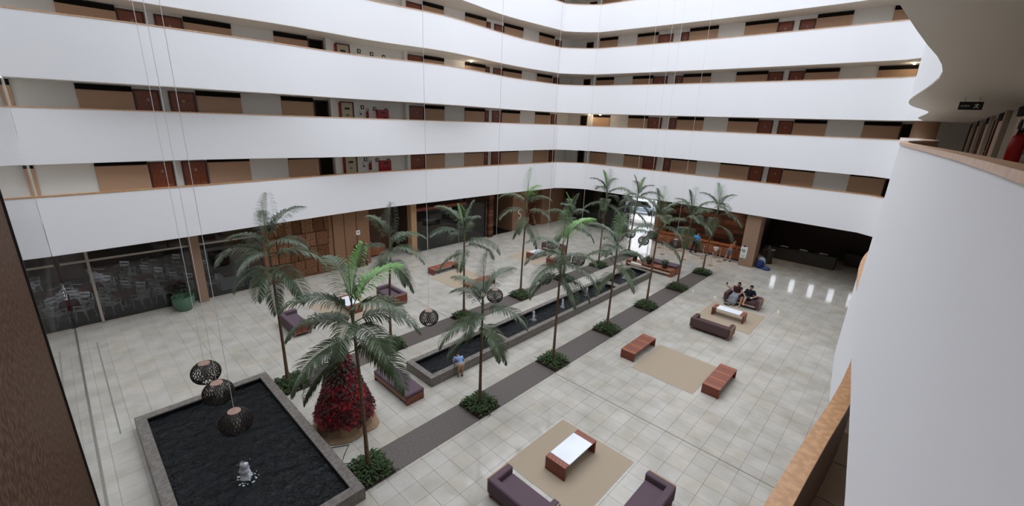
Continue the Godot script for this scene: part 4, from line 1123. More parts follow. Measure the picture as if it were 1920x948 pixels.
# ---------------------------------------------------------------- furniture
func sofa(label: String, at: Vector3, turn: float, l: float, m: Material, group := "purple lounge sofas") -> void:   # faces +z, back at -z
	var o := thing("sofa", label, "sofa", at, turn, group)
	var d := 0.78
	part("seat", rb(V(0, 0.3, 0.08), V(l - 0.36, 0.22, d - 0.2), 0.03), m, o)
	part("backrest", rb(V(0, 0.37, -d / 2 + 0.1), V(l - 0.02, 0.44, 0.2), 0.03), m, o)
	for s in [-1, 1]:
		var arm := part("arm", rb(V(s * (l / 2 - 0.09), 0.35, 0.01), V(0.18, 0.46, d), 0.03), m, o)
		var pn := MB.new()
		pn.rbox(V(s * (l / 2 + 0.006), 0.35, 0.01), V(0.03, 0.36, d - 0.1), 0.005)
		part("side_panel", pn, M.red_wood_end, arm)
		var fr := MB.new()
		fr.box(V(s * (l / 2 + 0.012), 0.55, 0.01), V(0.04, 0.035, d - 0.04)).box(V(s * (l / 2 + 0.012), 0.16, 0.01), V(0.04, 0.035, d - 0.04))
		for q in [-1, 1]: fr.box(V(s * (l / 2 + 0.012), 0.355, 0.01 + q * (d / 2 - 0.035)), V(0.04, 0.36, 0.035))
		part("side_frame", fr, M.sofa_frame, arm)
	part("front_rail", rb(V(0, 0.17, d / 2 - 0.05), V(l - 0.36, 0.07, 0.1), 0.008), M.pale_wood, o)
	part("base", rb(V(0, 0.15, 0), V(l - 0.04, 0.08, d - 0.06), 0.008), M.door_frame, o)
	for sx in [-1, 1]:
		for sz in [-1, 1]:
			part("foot", rb(V(sx * (l / 2 - 0.06), 0.06, sz * (d / 2 - 0.06)), V(0.06, 0.12, 0.06), 0.006), M.sofa_frame, o)
func coffee_table(label: String, at: Vector3, turn: float, l: float, w: float) -> void:   # long along z
	var o := thing("coffee_table", label, "coffee table", at, turn, "white topped coffee tables")
	for s in [-1, 1]:
		part("end_panel", rb(V(0, 0.2, s * (l / 2 - 0.03)), V(w, 0.4, 0.06), 0.006), M.red_wood_end, o)
		part("end_board", rb(V(0, 0.415, s * (l / 2 - 0.1)), V(w, 0.035, 0.2), 0.006), M.red_wood, o)
	part("tabletop", rb(V(0, 0.42, 0), V(w - 0.01, 0.03, l - 0.41), 0.004), M.white_top, o)
	part("rail", rb(V(0, 0.375, 0), V(0.1, 0.06, l - 0.14), 0.006), M.door_frame, o)
func bench(label: String, at: Vector3, turn: float) -> void:   # long along z
	var o := thing("bench", label, "bench", at, turn, "slatted wooden benches")
	for s in [-1, 1]:
		part("end_panel", rb(V(0, 0.185, s * 0.96), V(0.62, 0.37, 0.06), 0.008), M.red_wood_end, o)
	for i in 10:
		part("slat", rb(V(0, 0.362, -0.891 + i * 0.198), V(0.63, 0.04, 0.192), 0.006), M.red_wood if i % 3 else M.red_wood_light, o)
	part("rail", rb(V(0, 0.31, 0), V(0.12, 0.06, 1.86), 0.006), M.door_frame, o)
func rug(label: String, x0: float, x1: float, z0: float, z1: float) -> void:
	var o := thing("rug", label, "rug", V((x0 + x1) / 2, 0, (z0 + z1) / 2), 0, "beige rugs")
	part("pile", rb(V(0, 0.007, 0), V(x1 - x0 - 0.06, 0.014, z1 - z0 - 0.06), 0.004), M.rug, o)
	var e := MB.new()
	for s in [-1, 1]:
		e.rbox(V(s * ((x1 - x0) / 2 - 0.015), 0.006, 0), V(0.03, 0.013, z1 - z0), 0.003).rbox(V(0, 0.006, s * ((z1 - z0) / 2 - 0.015)), V(x1 - x0 - 0.06, 0.013, 0.03), 0.003)
	part("border", e, M.rug_edge, o)
func furniture() -> void:
	rug("beige rug in the front lounge group, under the white-topped table", -6.71, -4.12, -10.06, -7.35)
	rug("beige rug between the two wooden benches nearer the camera", -6.72, -4.2, -17.3, -14.66)
	rug("beige rug in the lounge group where the couple sits", -6.83, -4.15, -24.4, -21.5)
	rug("beige rug in the far lounge group nearest the timber relief", -20.9, -18.0, -10.2, -7.6)
	rug("beige rug between the two wooden benches on the far side", -20.3, -17.8, -17.3, -14.66)
	rug("beige rug in the farthest lounge group by the left wall", -20.3, -17.6, -24.2, -21.5)
	sofa("purple sofa in the front lounge group, its back to the square pool end", V(-5.38, 0, -6.56), PI, 1.74, M.sofa)
	sofa("purple sofa in the front lounge group, along the right of the rug", V(-3.06, 0, -8.6), -PI / 2, 1.76, M.sofa)
	sofa("brown sofa seen from behind, facing the couple", V(-5.55, 0, -20.36), PI, 1.8, M.sofa_dark)
	sofa("brown sofa on which the couple sits", V(-5.56, 0, -25.22), 0, 1.8, M.sofa_dark)
	sofa("purple sofa with a framed wooden side, nearest the dining room", V(-18.95, 0, -6.22), PI, 1.78, M.sofa)
	sofa("purple sofa with a framed wooden side, behind the second far palm", V(-18.9, 0, -11.15), 0, 1.78, M.sofa)
	sofa("brown sofa with its back to the far palm band", V(-16.75, 0, -22.9), -PI / 2, 1.8, M.sofa_dark)
	sofa("dark brown sofa behind the third near palm's crown, far left group", V(-18.9, 0, -25.1), 0, 1.8, M.sofa_dark)
	coffee_table("white-topped wooden coffee table in the front lounge group", V(-5.46, 0.014, -8.77), 0, 1.55, 0.68)
	coffee_table("white-topped wooden coffee table in front of the couple", V(-5.52, 0.014, -22.75), PI / 2, 1.55, 0.6)
	coffee_table("white-topped wooden coffee table under the nearest palm's crown", V(-19.35, 0.014, -8.95), PI / 2, 1.55, 0.7)
	coffee_table("white-topped wooden coffee table in the farthest left group", V(-18.76, 0.014, -22.9), 0, 1.5, 0.68)
	bench("reddish slatted bench beside the beige rug, nearer the palms", V(-7.13, 0, -16.05), 0)
	bench("reddish slatted bench beside the beige rug, nearer the camera's gallery", V(-3.74, 0, -16.03), 0)
	bench("reddish slatted bench nearest the left wall", V(-20.75, 0, -16.0), 0)
	bench("reddish slatted bench half hidden behind the second near palm", V(-17.28, 0, -16.0), 0)
	var ot := thing("ottoman_bench", "wide purple upholstered bench between the poinsettias and the short pool", "bench", V(-11.87, 0, -7.09))
	part("cushion", rb(V(0, 0.345, 0), V(2.14, 0.13, 0.74), 0.03), M.sofa, ot)
	for s in [-1, 1]: part("end_panel", rb(V(s * 1.04, 0.14, 0), V(0.06, 0.28, 0.7), 0.008), M.red_wood_end, ot)
	for s in [-1, 1]: part("side_rail", rb(V(0, 0.2, s * 0.33), V(2.02, 0.15, 0.05), 0.006), M.red_wood, ot)
	# long plank bench with pots beyond the last pool, padded bench behind
	var pb := thing("plank_bench", "long plank bench with a pale front board beyond the far pool", "bench", V(-11.85, 0, -26.65))
	for s in [-1, 1]: part("end_panel", rb(V(s * 1.6, 0.2, 0), V(0.12, 0.4, 0.62), 0.01), M.counter, pb)
	for i in 8: part("slat", rb(V(-1.4 + i * 0.4, 0.42, 0), V(0.39, 0.05, 0.64), 0.008), M.red_wood_light if i % 2 else M.red_wood, pb)
	part("front_board", rb(V(0.02, 0.22, 0.27), V(3.06, 0.12, 0.06), 0.01), M.pale_wood, pb)
	var qb := thing("padded_bench", "purple padded bench on an orange wooden base behind the plank bench", "bench", V(-11.45, 0, -27.45))
	part("cushion", rb(V(0, 0.5, 0), V(2.45, 0.14, 0.72), 0.03), M.sofa, qb)
	part("base", rb(V(0, 0.24, 0), V(2.5, 0.4, 0.66), 0.01), M.counter, qb)
	for i in 3:
		var p := thing("potted_plant", "dark green pot with a fleshy plant on the plank bench, " + ["at its left end", "in its middle", "at its right end"][i], "potted plant", V([-12.98, -11.93, -10.82][i], 0.445, -26.62), i * 1.0, "pots on the plank bench")
		part("pot", MB.new().lathe([Vector2(0, 0), Vector2(0.13, 0), Vector2(0.18, 0.34), Vector2(0.2, 0.36), Vector2(0.17, 0.36), Vector2(0, 0.33)], Vector3.ZERO, 16), M.dark_green_pot, p)
		part("foliage", leaf_mound(0.24, 0.3, 60, 90 + i, 0.2), M.fern0, p, "stuff").position = V(0, 0.3, 0)

# ---------------------------------------------------------------- lantern lamps on long cords
var lantern_parts := {}
func lantern(label: String, at: Vector3, size: float) -> void:
	var o := thing("lantern_lamp", label, "hanging lamp", at, 0, "ribbed lanterns hanging on long cords")
	if lantern_parts.is_empty():
		var a := 0.36; var b := 0.325
		var cage := MB.new()
		for s in [-1.0, 1.0]:
			for i in 28:
				var p := []
				for k in 11:
					var v := lerpf(-1.12, 1.12, k / 10.0)
					var th: float = TAU * i / 28.0 + s * 0.42 * v
					p.append(V(cos(th) * cos(v) * a, sin(v) * b, sin(th) * cos(v) * a))
				cage.tube(p, 0.0105, 4, false)
		lantern_parts["cage"] = cage.mesh()
		lantern_parts["top_plate"] = MB.new().lathe([Vector2(0.0, 0.285), Vector2(0.14, 0.285), Vector2(0.145, 0.295), Vector2(0.14, 0.305), Vector2(0, 0.305)], Vector3.ZERO, 24).mesh()
		lantern_parts["bottom_ring"] = MB.new().lathe([Vector2(0.12, -0.3), Vector2(0.155, -0.3), Vector2(0.155, -0.28), Vector2(0.12, -0.28), Vector2(0.12, -0.3)], Vector3.ZERO, 24).mesh()
		lantern_parts["core"] = MB.new().lathe([Vector2(0, -0.16), Vector2(0.07, -0.15), Vector2(0.1, 0.0), Vector2(0.07, 0.22), Vector2(0.02, 0.285)], Vector3.ZERO, 16).mesh()
	for q in [["cage", M.dark_metal], ["top_plate", M.lamp_disc], ["bottom_ring", M.dark_metal], ["core", M.lamp_core]]:
		var p := part(q[0], lantern_parts[q[0]], q[1], o, "stuff" if q[0] == "cage" else "")
		p.scale = Vector3.ONE * size
	part("cord", MB.new().tube([V(0, 0.3 * size, 0), V(0, 22.5 - at.y, 0)], 0.006, 5), M.cord, o)
func lamps() -> void:
	lantern("ribbed lantern over the square pool, leftmost and highest of three", V(-13.9, 1.97, -1.97), 1.04)
	lantern("ribbed lantern over the square pool, middle one of three", V(-12.6, 1.95, -1.97), 1.04)
	lantern("ribbed lantern over the square pool, lowest and nearest of three", V(-11.05, 1.9, -1.97), 1.04)
	lantern("ribbed lantern between the poinsettias and the short pool", V(-11.9, 2.34, -8.5), 0.95)
	lantern("ribbed lantern over the longest pool, in front of the second near palm", V(-11.9, 2.26, -11.9), 0.95)
	lantern("ribbed lantern over the longest pool, left of the third near palm", V(-11.9, 2.23, -15.25), 0.95)
	lantern("ribbed lantern over the longest pool, right of the third near palm", V(-11.9, 2.55, -18.0), 0.95)
	lantern("ribbed lantern against the bright entrance, left one", V(-13.35, 2.33, -26.2), 0.95)
	lantern("ribbed lantern against the bright entrance, right one", V(-12.1, 2.2, -25.7), 0.95)
	lantern("ribbed lantern before the left end of the reception desk", V(-11.9, 2.5, -26.5), 0.95)
	lantern("ribbed lantern before the middle of the reception desk", V(-10.35, 2.22, -26.6), 1.0)

# ---------------------------------------------------------------- people
func blob(caps: Array, cell: float, k: float) -> MB:   # one smooth skin round tapered capsules [a, b, ra, rb, colour]
	var lo := Vector3.INF; var hi := -Vector3.INF
	for c in caps:
		var r: float = maxf(c[2], c[3]) + cell * 2
		lo = lo.min(c[0] - Vector3.ONE * r).min(c[1] - Vector3.ONE * r)
		hi = hi.max(c[0] + Vector3.ONE * r).max(c[1] + Vector3.ONE * r)
	var nx := int((hi.x - lo.x) / cell) + 2; var ny := int((hi.y - lo.y) / cell) + 2; var nz := int((hi.z - lo.z) / cell) + 2
	var f := PackedFloat32Array(); f.resize(nx * ny * nz); f.fill(1.0)
	var near := PackedFloat32Array(); near.resize(nx * ny * nz); near.fill(9.0)
	var who := PackedInt32Array(); who.resize(nx * ny * nz)
	for n in caps.size():
		var c: Array = caps[n]
		var a: Vector3 = c[0]; var ba: Vector3 = c[1] - a
		var ra: float = c[2]; var rbb: float = c[3]
		var l2 := maxf(ba.length_squared(), 1e-9)
		var r := maxf(ra, rbb) + k + cell * 1.5
		var m0 := (a.min(c[1]) - Vector3.ONE * r - lo) / cell; var m1 := (a.max(c[1]) + Vector3.ONE * r - lo) / cell
		for i in range(maxi(0, int(m0.x)), mini(nx, int(m1.x) + 2)):
			for j in range(maxi(0, int(m0.y)), mini(ny, int(m1.y) + 2)):
				for q in range(maxi(0, int(m0.z)), mini(nz, int(m1.z) + 2)):
					var p := lo + V(i, j, q) * cell - a
					var h := clampf(p.dot(ba) / l2, 0, 1)
					var d := (p - ba * h).length() - lerpf(ra, rbb, h)
					var ix := (i * ny + j) * nz + q
					if d < near[ix]: near[ix] = d; who[ix] = n
					var e := maxf(k - absf(d - f[ix]), 0.0)
					f[ix] = minf(d, f[ix]) - e * e / (4.0 * k)
	var m := MB.new()
	m.used = true
	var vid := {}
	var strides := [ny * nz, nz, 1]
	for i in nx - 1:
		for j in ny - 1:
			for q in nz - 1:
				var b := (i * ny + j) * nz + q
				var s := 0
				for e in 8:
					if f[b + (e & 1) * strides[0] + ((e >> 1) & 1) * strides[1] + (e >> 2)] < 0: s += 1
				if s == 0 or s == 8: continue
				var sum := Vector3.ZERO; var cnt := 0
				for e in 12:
					var ax := e >> 2
					var u := e & 1; var w := (e >> 1) & 1
					var o := V(0, 0, 0)
					o[(ax + 1) % 3] = u; o[(ax + 2) % 3] = w
					var i0: int = b + int(o.x) * strides[0] + int(o.y) * strides[1] + int(o.z)
					var f0 := f[i0]; var f1 := f[i0 + strides[ax]]
					if (f0 < 0) != (f1 < 0):
						o[ax] = f0 / (f0 - f1)
						sum += o; cnt += 1
				m.col = caps[who[b]][4]
				vid[b] = m.pt(lo + (V(i, j, q) + sum / cnt) * cell, Vector3.ZERO)
	for b in vid:
		for ax in 3:
			var f0 := f[b]; var f1 := f[b + strides[ax]]
			if (f0 < 0) == (f1 < 0): continue
			var s1: int = strides[(ax + 1) % 3]; var s2: int = strides[(ax + 2) % 3]
			if not (vid.has(b - s1) and vid.has(b - s2) and vid.has(b - s1 - s2)): continue
			var a: int = vid[b]; var d: int = vid[b - s1]; var e: int = vid[b - s1 - s2]; var g: int = vid[b - s2]
			if f0 < 0: m.ix.append_array([a, e, d, a, g, e])
			else: m.ix.append_array([a, d, e, a, e, g])
	for i in range(0, m.ix.size(), 3):
		var a := m.ix[i]; var b := m.ix[i + 1]; var c := m.ix[i + 2]
		var nn := (m.v[c] - m.v[a]).cross(m.v[b] - m.v[a])
		m.n[a] += nn; m.n[b] += nn; m.n[c] += nn
	for i in m.n.size(): m.n[i] = m.n[i].normalized()
	return m
var hand_mesh: MB
func person(label: String, at: Vector3, turn: float, J: Dictionary, L: Dictionary, size := 1.0) -> Node3D:
	# J: joints in metres for a 1.7 m adult facing +z; L: look (skin, hair, top, legs colours as linear values, sleeve, leg cover, shoes)
	var o := thing("person", label, "person", at, turn)
	o.scale = Vector3.ONE * size
	var sk: Color = L.skin
	var P: Vector3 = J.pelvis; var C: Vector3 = J.chest; var N: Vector3 = J.neck; var H: Vector3 = J.head
	var sx: Vector3 = J.get("side", Vector3.RIGHT)
	var caps := [[P - sx * 0.07, P + sx * 0.07, 0.12, 0.12, sk], [P, C, 0.12, 0.135, sk], [C - sx * 0.1, C + sx * 0.1, 0.115, 0.115, sk], [C, N, 0.09, 0.05, sk], [N, H, 0.052, 0.055, sk], [H, H + (H - N).normalized() * 0.04, 0.085, 0.085, sk]]
	var shirt := [[P + (C - P) * 0.05 - sx * 0.07, P + (C - P) * 0.05 + sx * 0.07, 0.134, 0.134, L.top], [P, C, 0.132, 0.15, L.top], [C - sx * 0.1, C + sx * 0.1, 0.128, 0.128, L.top], [C, C.lerp(N, 0.7), 0.1, 0.07, L.top]]
	var legs := [[P - sx * 0.07, P + sx * 0.07, 0.138, 0.138, L.legs], [P, P.lerp(C, 0.2), 0.13, 0.125, L.legs]]
	var shoes := []
	var mb := MB.new()
	for s in [-1, 1]:
		var n := "l" if s < 0 else "r"
		var S: Vector3 = J.get("sh_" + n, C + sx * 0.17 * s + (N - C) * 0.45)
		var E: Vector3 = J["el_" + n]; var W: Vector3 = J["wr_" + n]
		caps += [[C + sx * 0.1 * s, S, 0.08, 0.058, sk], [S, E, 0.055, 0.042, sk], [E, W, 0.042, 0.027, sk]]
		shirt += [[C + sx * 0.1 * s, S, 0.1, 0.075, L.top], [S, S.lerp(E, L.get("sleeve", 0.6)), 0.074, 0.066, L.top]]
		var hp: Vector3 = P + sx * 0.09 * s
		var K: Vector3 = J["kn_" + n]; var A: Vector3 = J["an_" + n]
		var toe: Vector3 = J.get("toe_" + n, A + V(0, -0.05, 0.15))
		caps += [[hp, K, 0.085, 0.056, sk], [K, A.lerp(K, 0.6), 0.056, 0.056, sk], [A.lerp(K, 0.6), A, 0.056, 0.037, sk], [A, toe, 0.042, 0.03, sk]]
		var cv: float = L.get("cover", 2.0)
		legs.append([hp, hp.lerp(K, minf(cv, 1.0)), 0.104, 0.078, L.legs])
		if cv > 1.0: legs.append([K, K.lerp(A, cv - 1.0 - 0.08), 0.078, 0.062, L.legs])
		shoes += [[A + V(0, -0.02, 0), toe, 0.05, 0.042, L.get("shoe", Color(0.03, 0.03, 0.03))]]
	mb = blob(caps, 0.022, 0.035)
	# head of its own with face, hands with five fingers
	var face: Vector3 = J.get("face", Vector3.BACK)
	var up := (H - N).normalized()
	var rt := up.cross(face).normalized()
	var fw := rt.cross(up).normalized()
	var dk := Color(sk.r * 0.35, sk.g * 0.25, sk.b * 0.25)
	var hd := []
	for q in [[0, 0.02, -0.012, 0, 0.04, -0.01, 0.086, 0.08], [0, -0.03, 0.02, 0, -0.055, 0.035, 0.062, 0.042], [0, 0.005, 0.085, 0, -0.022, 0.1, 0.01, 0.016], [-0.085, 0.012, -0.01, -0.088, -0.022, -0.005, 0.014, 0.01], [0.085, 0.012, -0.01, 0.088, -0.022, -0.005, 0.014, 0.01], [-0.03, 0.03, 0.08, 0.03, 0.03, 0.08, 0.012, 0.012]]:
		hd.append([H + rt * q[0] + up * q[1] + fw * q[2], H + rt * q[3] + up * q[4] + fw * q[5], q[6], q[7], sk])
	for q in [[-0.032, 0.012, 0.072, -0.03, 0.012, 0.072, 0.014], [0.03, 0.012, 0.072, 0.032, 0.012, 0.072, 0.014], [-0.02, -0.048, 0.078, 0.02, -0.048, 0.078, 0.009]]:
		hd.append([H + rt * q[0] + up * q[1] + fw * q[2], H + rt * q[3] + up * q[4] + fw * q[5], q[6], q[6], dk])
	mb.add(blob(hd, 0.009, 0.02), Transform3D.IDENTITY)
	if hand_mesh == null:
		var w := Color.WHITE
		var hc := [[V(0, 0.0, 0), V(0, -0.05, 0), 0.024, 0.026, w], [V(-0.018, -0.05, 0), V(0.02, -0.055, 0), 0.02, 0.02, w], [V(-0.028, -0.03, 0.004), V(-0.05, -0.06, 0.018), 0.013, 0.011, w], [V(-0.05, -0.06, 0.018), V(-0.052, -0.088, 0.028), 0.011, 0.008, w]]
		for i in 4:
			var x := -0.03 + i * 0.021
			var l: float = [0.036, 0.041, 0.038, 0.03][i]
			var b := V(x, -0.07, 0.002)
			hc += [[b, b + V(x * 0.12, -l, 0.008), 0.0098, 0.009, w], [b + V(x * 0.12, -l, 0.008), b + V(x * 0.14, -l * 1.75, 0.03), 0.009, 0.0075, w]]
		hand_mesh = blob(hc, 0.005, 0.006)
	for s in [-1, 1]:
		var n := "l" if s < 0 else "r"
		var dirv: Vector3 = (J["wr_" + n] - J["el_" + n]).normalized()
		if J.has("hand_" + n): dirv = J["hand_" + n].normalized()
		var zz := (V(0, 0, 1) - dirv * dirv.z).normalized() if absf(dirv.z) < 0.9 else (V(0, -1, 0) + dirv * dirv.y).normalized()
		var xx := (-dirv).cross(zz).normalized()
		var cpy := MB.new().add(hand_mesh, Transform3D(Basis(xx * s, -dirv, zz), J["wr_" + n]))
		for i in cpy.c.size(): cpy.c[i] = sk
		mb.add(cpy, Transform3D.IDENTITY)
	part("body", mb, M.people, o)
	part("shirt", blob(shirt, 0.02, 0.03), M.people, o)
	if not L.has("skirt"): part("trousers", blob(legs, 0.02, 0.03), M.people, o)
	else:
		part("skirt", blob(legs + L.skirt, 0.022, 0.06), M.people, o)
	if L.get("shoes", true): part("shoes", blob(shoes, 0.016, 0.02), M.people, o)
	var hair := [[H + up * 0.04 - fw * 0.015, H + up * 0.055 - fw * 0.01, 0.092, 0.086, L.hair], [H - fw * 0.045 + up * 0.02, H - fw * 0.05 - up * 0.03, 0.068, 0.055, L.hair]]
	if L.has("long"): hair += [[H - fw * 0.06, H - fw * 0.08 - up * L.long, 0.07, 0.045, L.hair], [H - fw * 0.01 + rt * 0.06, H - fw * 0.03 + rt * 0.07 - up * L.long * 0.7, 0.04, 0.03, L.hair], [H - fw * 0.01 - rt * 0.06, H - fw * 0.03 - rt * 0.07 - up * L.long * 0.7, 0.04, 0.03, L.hair]]
	part("hair", blob(hair, 0.012, 0.02), M.people, o)
	return o
func people() -> void:
	var skin := Color(0.42, 0.24, 0.16)
	# boy leaning over the rim of the short pool, seen from behind
	person("small child in a blue top and tan shorts leaning over the short pool's rim", V(-10.93, 0, -9.2), -PI / 2 - 0.25, {
		"pelvis": V(0, 0.83, -0.08), "chest": V(-0.02, 1.04, 0.18), "neck": V(-0.03, 1.13, 0.35), "head": V(-0.04, 1.19, 0.5), "face": V(0, -0.85, 0.5),
		"el_l": V(-0.32, 0.86, 0.3), "wr_l": V(-0.34, 0.66, 0.36), "el_r": V(0.27, 0.86, 0.34), "wr_r": V(0.2, 0.66, 0.4),
		"kn_l": V(-0.1, 0.45, 0.0), "an_l": V(-0.11, 0.08, -0.05), "kn_r": V(0.1, 0.45, 0.03), "an_r": V(0.12, 0.08, 0.0)},
		{"skin": skin, "hair": Color(0.02, 0.018, 0.018), "top": Color(0.22, 0.33, 0.58), "legs": Color(0.5, 0.33, 0.2), "cover": 0.85, "sleeve": 0.7, "shoe": Color(0.15, 0.13, 0.12)}, 0.66)
	# man at the desk
	person("man in a bright blue shirt and dark trousers standing at the reception desk", V(-11.45, 0, -33.45), PI - 0.15, {
		"pelvis": V(0, 0.94, 0), "chest": V(0, 1.24, 0.05), "neck": V(0, 1.42, 0.11), "head": V(0, 1.55, 0.2), "face": V(0, -0.4, 0.9),
		"el_l": V(-0.28, 1.08, 0.16), "wr_l": V(-0.16, 1.04, 0.4), "el_r": V(0.28, 1.08, 0.16), "wr_r": V(0.16, 1.04, 0.4),
		"kn_l": V(-0.1, 0.5, 0.02), "an_l": V(-0.1, 0.09, -0.02), "kn_r": V(0.14, 0.5, -0.06), "an_r": V(0.2, 0.1, -0.22)},
		{"skin": skin, "hair": Color(0.015, 0.013, 0.013), "top": Color(0.05, 0.32, 0.68), "legs": Color(0.02, 0.02, 0.03), "cover": 2.0, "sleeve": 0.65})
	person("child in a pale patterned top standing before the reception desk", V(-9.85, 0, -33.35), PI + 0.3, {
		"pelvis": V(0, 0.9, 0), "chest": V(0, 1.2, 0), "neck": V(0, 1.4, 0.01), "head": V(0, 1.55, 0.03),
		"el_l": V(-0.3, 1.12, 0.02), "wr_l": V(-0.28, 0.9, 0.14), "el_r": V(0.3, 1.12, 0.02), "wr_r": V(0.3, 0.88, 0.1),
		"kn_l": V(-0.1, 0.48, 0.02), "an_l": V(-0.12, 0.08, 0), "kn_r": V(0.1, 0.48, 0.02), "an_r": V(0.12, 0.08, 0)},
		{"skin": skin, "hair": Color(0.10, 0.035, 0.02), "top": Color(0.62, 0.57, 0.5), "legs": Color(0.3, 0.2, 0.15), "cover": 1.2, "sleeve": 0.7, "long": 0.1}, 0.64)
	person("person in a rust top and grey shorts bending towards the desk by the broad column", V(-8.85, 0, -33.25), PI - 0.35, {
		"pelvis": V(0, 0.9, 0), "chest": V(0, 1.16, 0.17), "neck": V(0, 1.3, 0.28), "head": V(0, 1.4, 0.38), "face": V(0, -0.3, 0.95),
		"el_l": V(-0.28, 0.98, 0.32), "wr_l": V(-0.16, 1.0, 0.46), "el_r": V(0.28, 0.98, 0.32), "wr_r": V(0.16, 1.0, 0.46),
		"kn_l": V(-0.1, 0.48, 0.04), "an_l": V(-0.12, 0.08, -0.02), "kn_r": V(0.12, 0.48, -0.1), "an_r": V(0.16, 0.1, -0.25)},
		{"skin": skin, "hair": Color(0.16, 0.13, 0.11), "top": Color(0.30, 0.10, 0.05), "legs": Color(0.16, 0.18, 0.22), "cover": 0.9, "sleeve": 0.6})
	# couple on the sofa
	var sk2 := Color(0.45, 0.26, 0.18)
	person("woman in a dark top and long grey skirt sitting on the sofa, phone held up", V(-5.95, 0, -25.15), 0.15, {
		"pelvis": V(0.02, 0.53, -0.02), "chest": V(0.03, 0.83, -0.06), "neck": V(0.04, 1.01, -0.04), "head": V(0.06, 1.14, 0.0), "face": V(-0.5, -0.1, 0.8),
		"el_l": V(-0.32, 0.84, 0.1), "wr_l": V(-0.5, 0.98, 0.16), "hand_l": V(-0.3, 0.9, 0.2), "el_r": V(0.3, 0.72, 0.05), "wr_r": V(0.16, 0.6, 0.24),
		"kn_l": V(-0.14, 0.5, 0.42), "an_l": V(-0.2, 0.1, 0.52), "kn_r": V(0.08, 0.5, 0.44), "an_r": V(0.0, 0.1, 0.55)},
		{"skin": sk2, "hair": Color(0.02, 0.014, 0.012), "top": Color(0.05, 0.022, 0.02), "legs": Color(0.24, 0.26, 0.29), "cover": 1.0, "sleeve": 0.1, "long": 0.22, "shoes": false,
		"skirt": [[V(-0.14, 0.48, 0.42), V(-0.18, 0.2, 0.5), 0.11, 0.12, Color(0.24, 0.26, 0.29)], [V(0.08, 0.48, 0.44), V(0.02, 0.2, 0.52), 0.11, 0.12, Color(0.24, 0.26, 0.29)], [V(-0.03, 0.46, 0.4), V(-0.08, 0.2, 0.5), 0.11, 0.13, Color(0.24, 0.26, 0.29)]]})
	person("man in a black shirt and dark shorts sitting cross-legged on the sofa", V(-5.3, 0, -25.15), -0.05, {
		"pelvis": V(0, 0.53, -0.02), "chest": V(0.02, 0.82, -0.09), "neck": V(0.03, 1.0, -0.07), "head": V(0.05, 1.13, -0.02), "face": V(0.15, -0.5, 0.85),
		"el_l": V(-0.28, 0.66, -0.02), "wr_l": V(-0.12, 0.6, 0.2), "el_r": V(0.36, 0.68, 0.0), "wr_r": V(0.22, 0.64, 0.26),
		"kn_l": V(-0.2, 0.52, 0.4), "an_l": V(-0.22, 0.09, 0.5), "kn_r": V(-0.02, 0.62, 0.44), "an_r": V(-0.02, 0.33, 0.66), "toe_r": V(0.05, 0.3, 0.8)},
		{"skin": sk2, "hair": Color(0.012, 0.01, 0.01), "top": Color(0.014, 0.016, 0.024), "legs": Color(0.05, 0.05, 0.07), "cover": 0.85, "sleeve": 0.6, "shoes": false})
	var ph := thing("phone", "white phone in the hands of the man on the sofa", "phone", V(-5.08, 0.66, -24.84), 0.3)
	part("case", rb(V(0, 0, 0), V(0.08, 0.012, 0.15), 0.004), M.sign_white, ph)
	var pw := thing("phone", "dark phone held up by the woman on the sofa", "phone", V(-6.44, 1.07, -24.9), 0.4)
	part("case", rb(V(0, 0.02, 0), V(0.08, 0.15, 0.012), 0.004), M.black, pw)
	var cl := top("sandals", MB.new().rbox(V(-6.2, 0.03, -24.55), V(0.24, 0.05, 0.09), 0.015).rbox(V(-6.12, 0.03, -24.42), V(0.24, 0.05, 0.09), 0.015), M.black, "pair of dark sandals on the floor at the woman's feet", "sandals")
	cl.position.y = 0.0

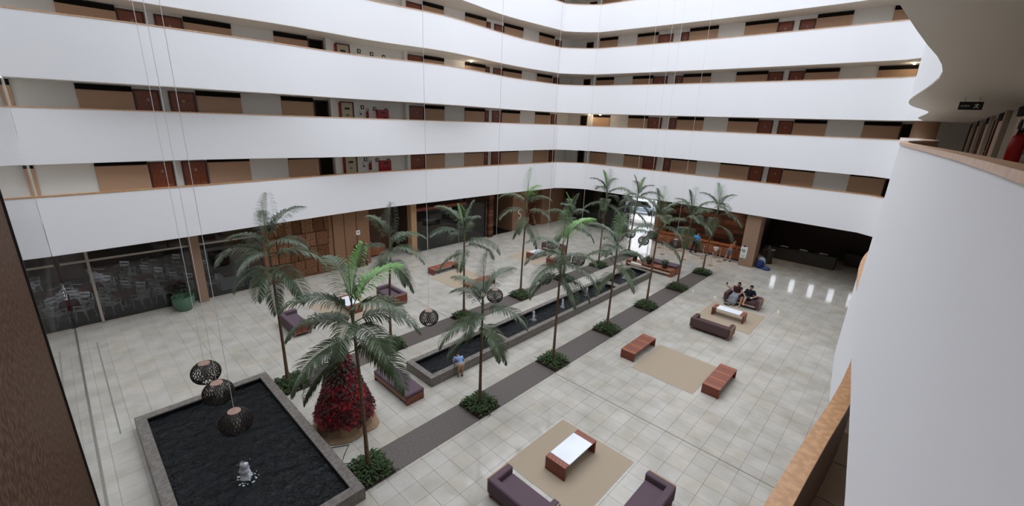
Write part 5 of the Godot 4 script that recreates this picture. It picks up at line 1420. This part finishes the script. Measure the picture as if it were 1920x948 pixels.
func more_materials() -> void:
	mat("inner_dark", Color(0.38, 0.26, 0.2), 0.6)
	texmat("coping_warm", noise_tex(0.02, Color(0.72, 0.54, 0.37), Color(0.80, 0.61, 0.43)), Vector3(1.5, 1.5, 1.5), 0.35)
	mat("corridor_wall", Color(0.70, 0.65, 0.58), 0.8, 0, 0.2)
	glass("room_glass", Color(0.08, 0.09, 0.09), 0.43)
	mat("pale_frame", Color(0.66, 0.62, 0.57), 0.5)
	for i in 3: texmat("relief%d" % i, noise_tex(0.03, Color(0.40, 0.28, 0.20), Color(0.58, 0.43, 0.32), Vector3.ONE, 4, 256, 13), Vector3(2, 0.6, 2), 0.7, 0.3, [Color(1, 1, 1), Color(0.9, 0.86, 0.82), Color(0.78, 0.72, 0.68)][i])
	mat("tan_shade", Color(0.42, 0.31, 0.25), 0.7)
	mat("tan_column2", Color(0.66, 0.52, 0.38), 0.6)
	mat("wall_rust", Color(0.40, 0.22, 0.15), 0.7)
	mat("map_green", Color(0.52, 0.60, 0.54), 0.6); mat("map_grey", Color(0.6, 0.6, 0.6), 0.6)
	mat("bar_black", Color(0.20, 0.18, 0.165), 0.35); mat("bar_top", Color(0.05, 0.04, 0.04), 0.15)
	mat("blue", Color(0.10, 0.17, 0.38), 0.7); mat("blue_dark", Color(0.20, 0.26, 0.45), 0.7); mat("bag_pale", Color(0.6, 0.65, 0.67), 0.7)
	mat("sofa_frame", Color(0.58, 0.44, 0.34), 0.45)
	texmat("red_wood_light", noise_tex(0.02, Color(0.54, 0.31, 0.22), Color(0.68, 0.43, 0.32)), Vector3(8, 1.2, 1.2), 0.45)
	var lg := mat("lamp_glow", Color(1, 0.95, 0.85), 0.4)
	lg.emission_enabled = true; lg.emission = Color(1.0, 0.9, 0.75); lg.emission_energy_multiplier = 6.0

func _ready() -> void:
	camera_and_light()
	rng.seed = 1
	materials()
	more_materials()
	shell()
	galleries()
	gallery_walls()
	floors()
	ground_left()
	ground_far()
	pools()
	furniture()
	poinsettia()
	palms()
	lamps()
	dining_room()
	fire_gear()
	people()
	outside()
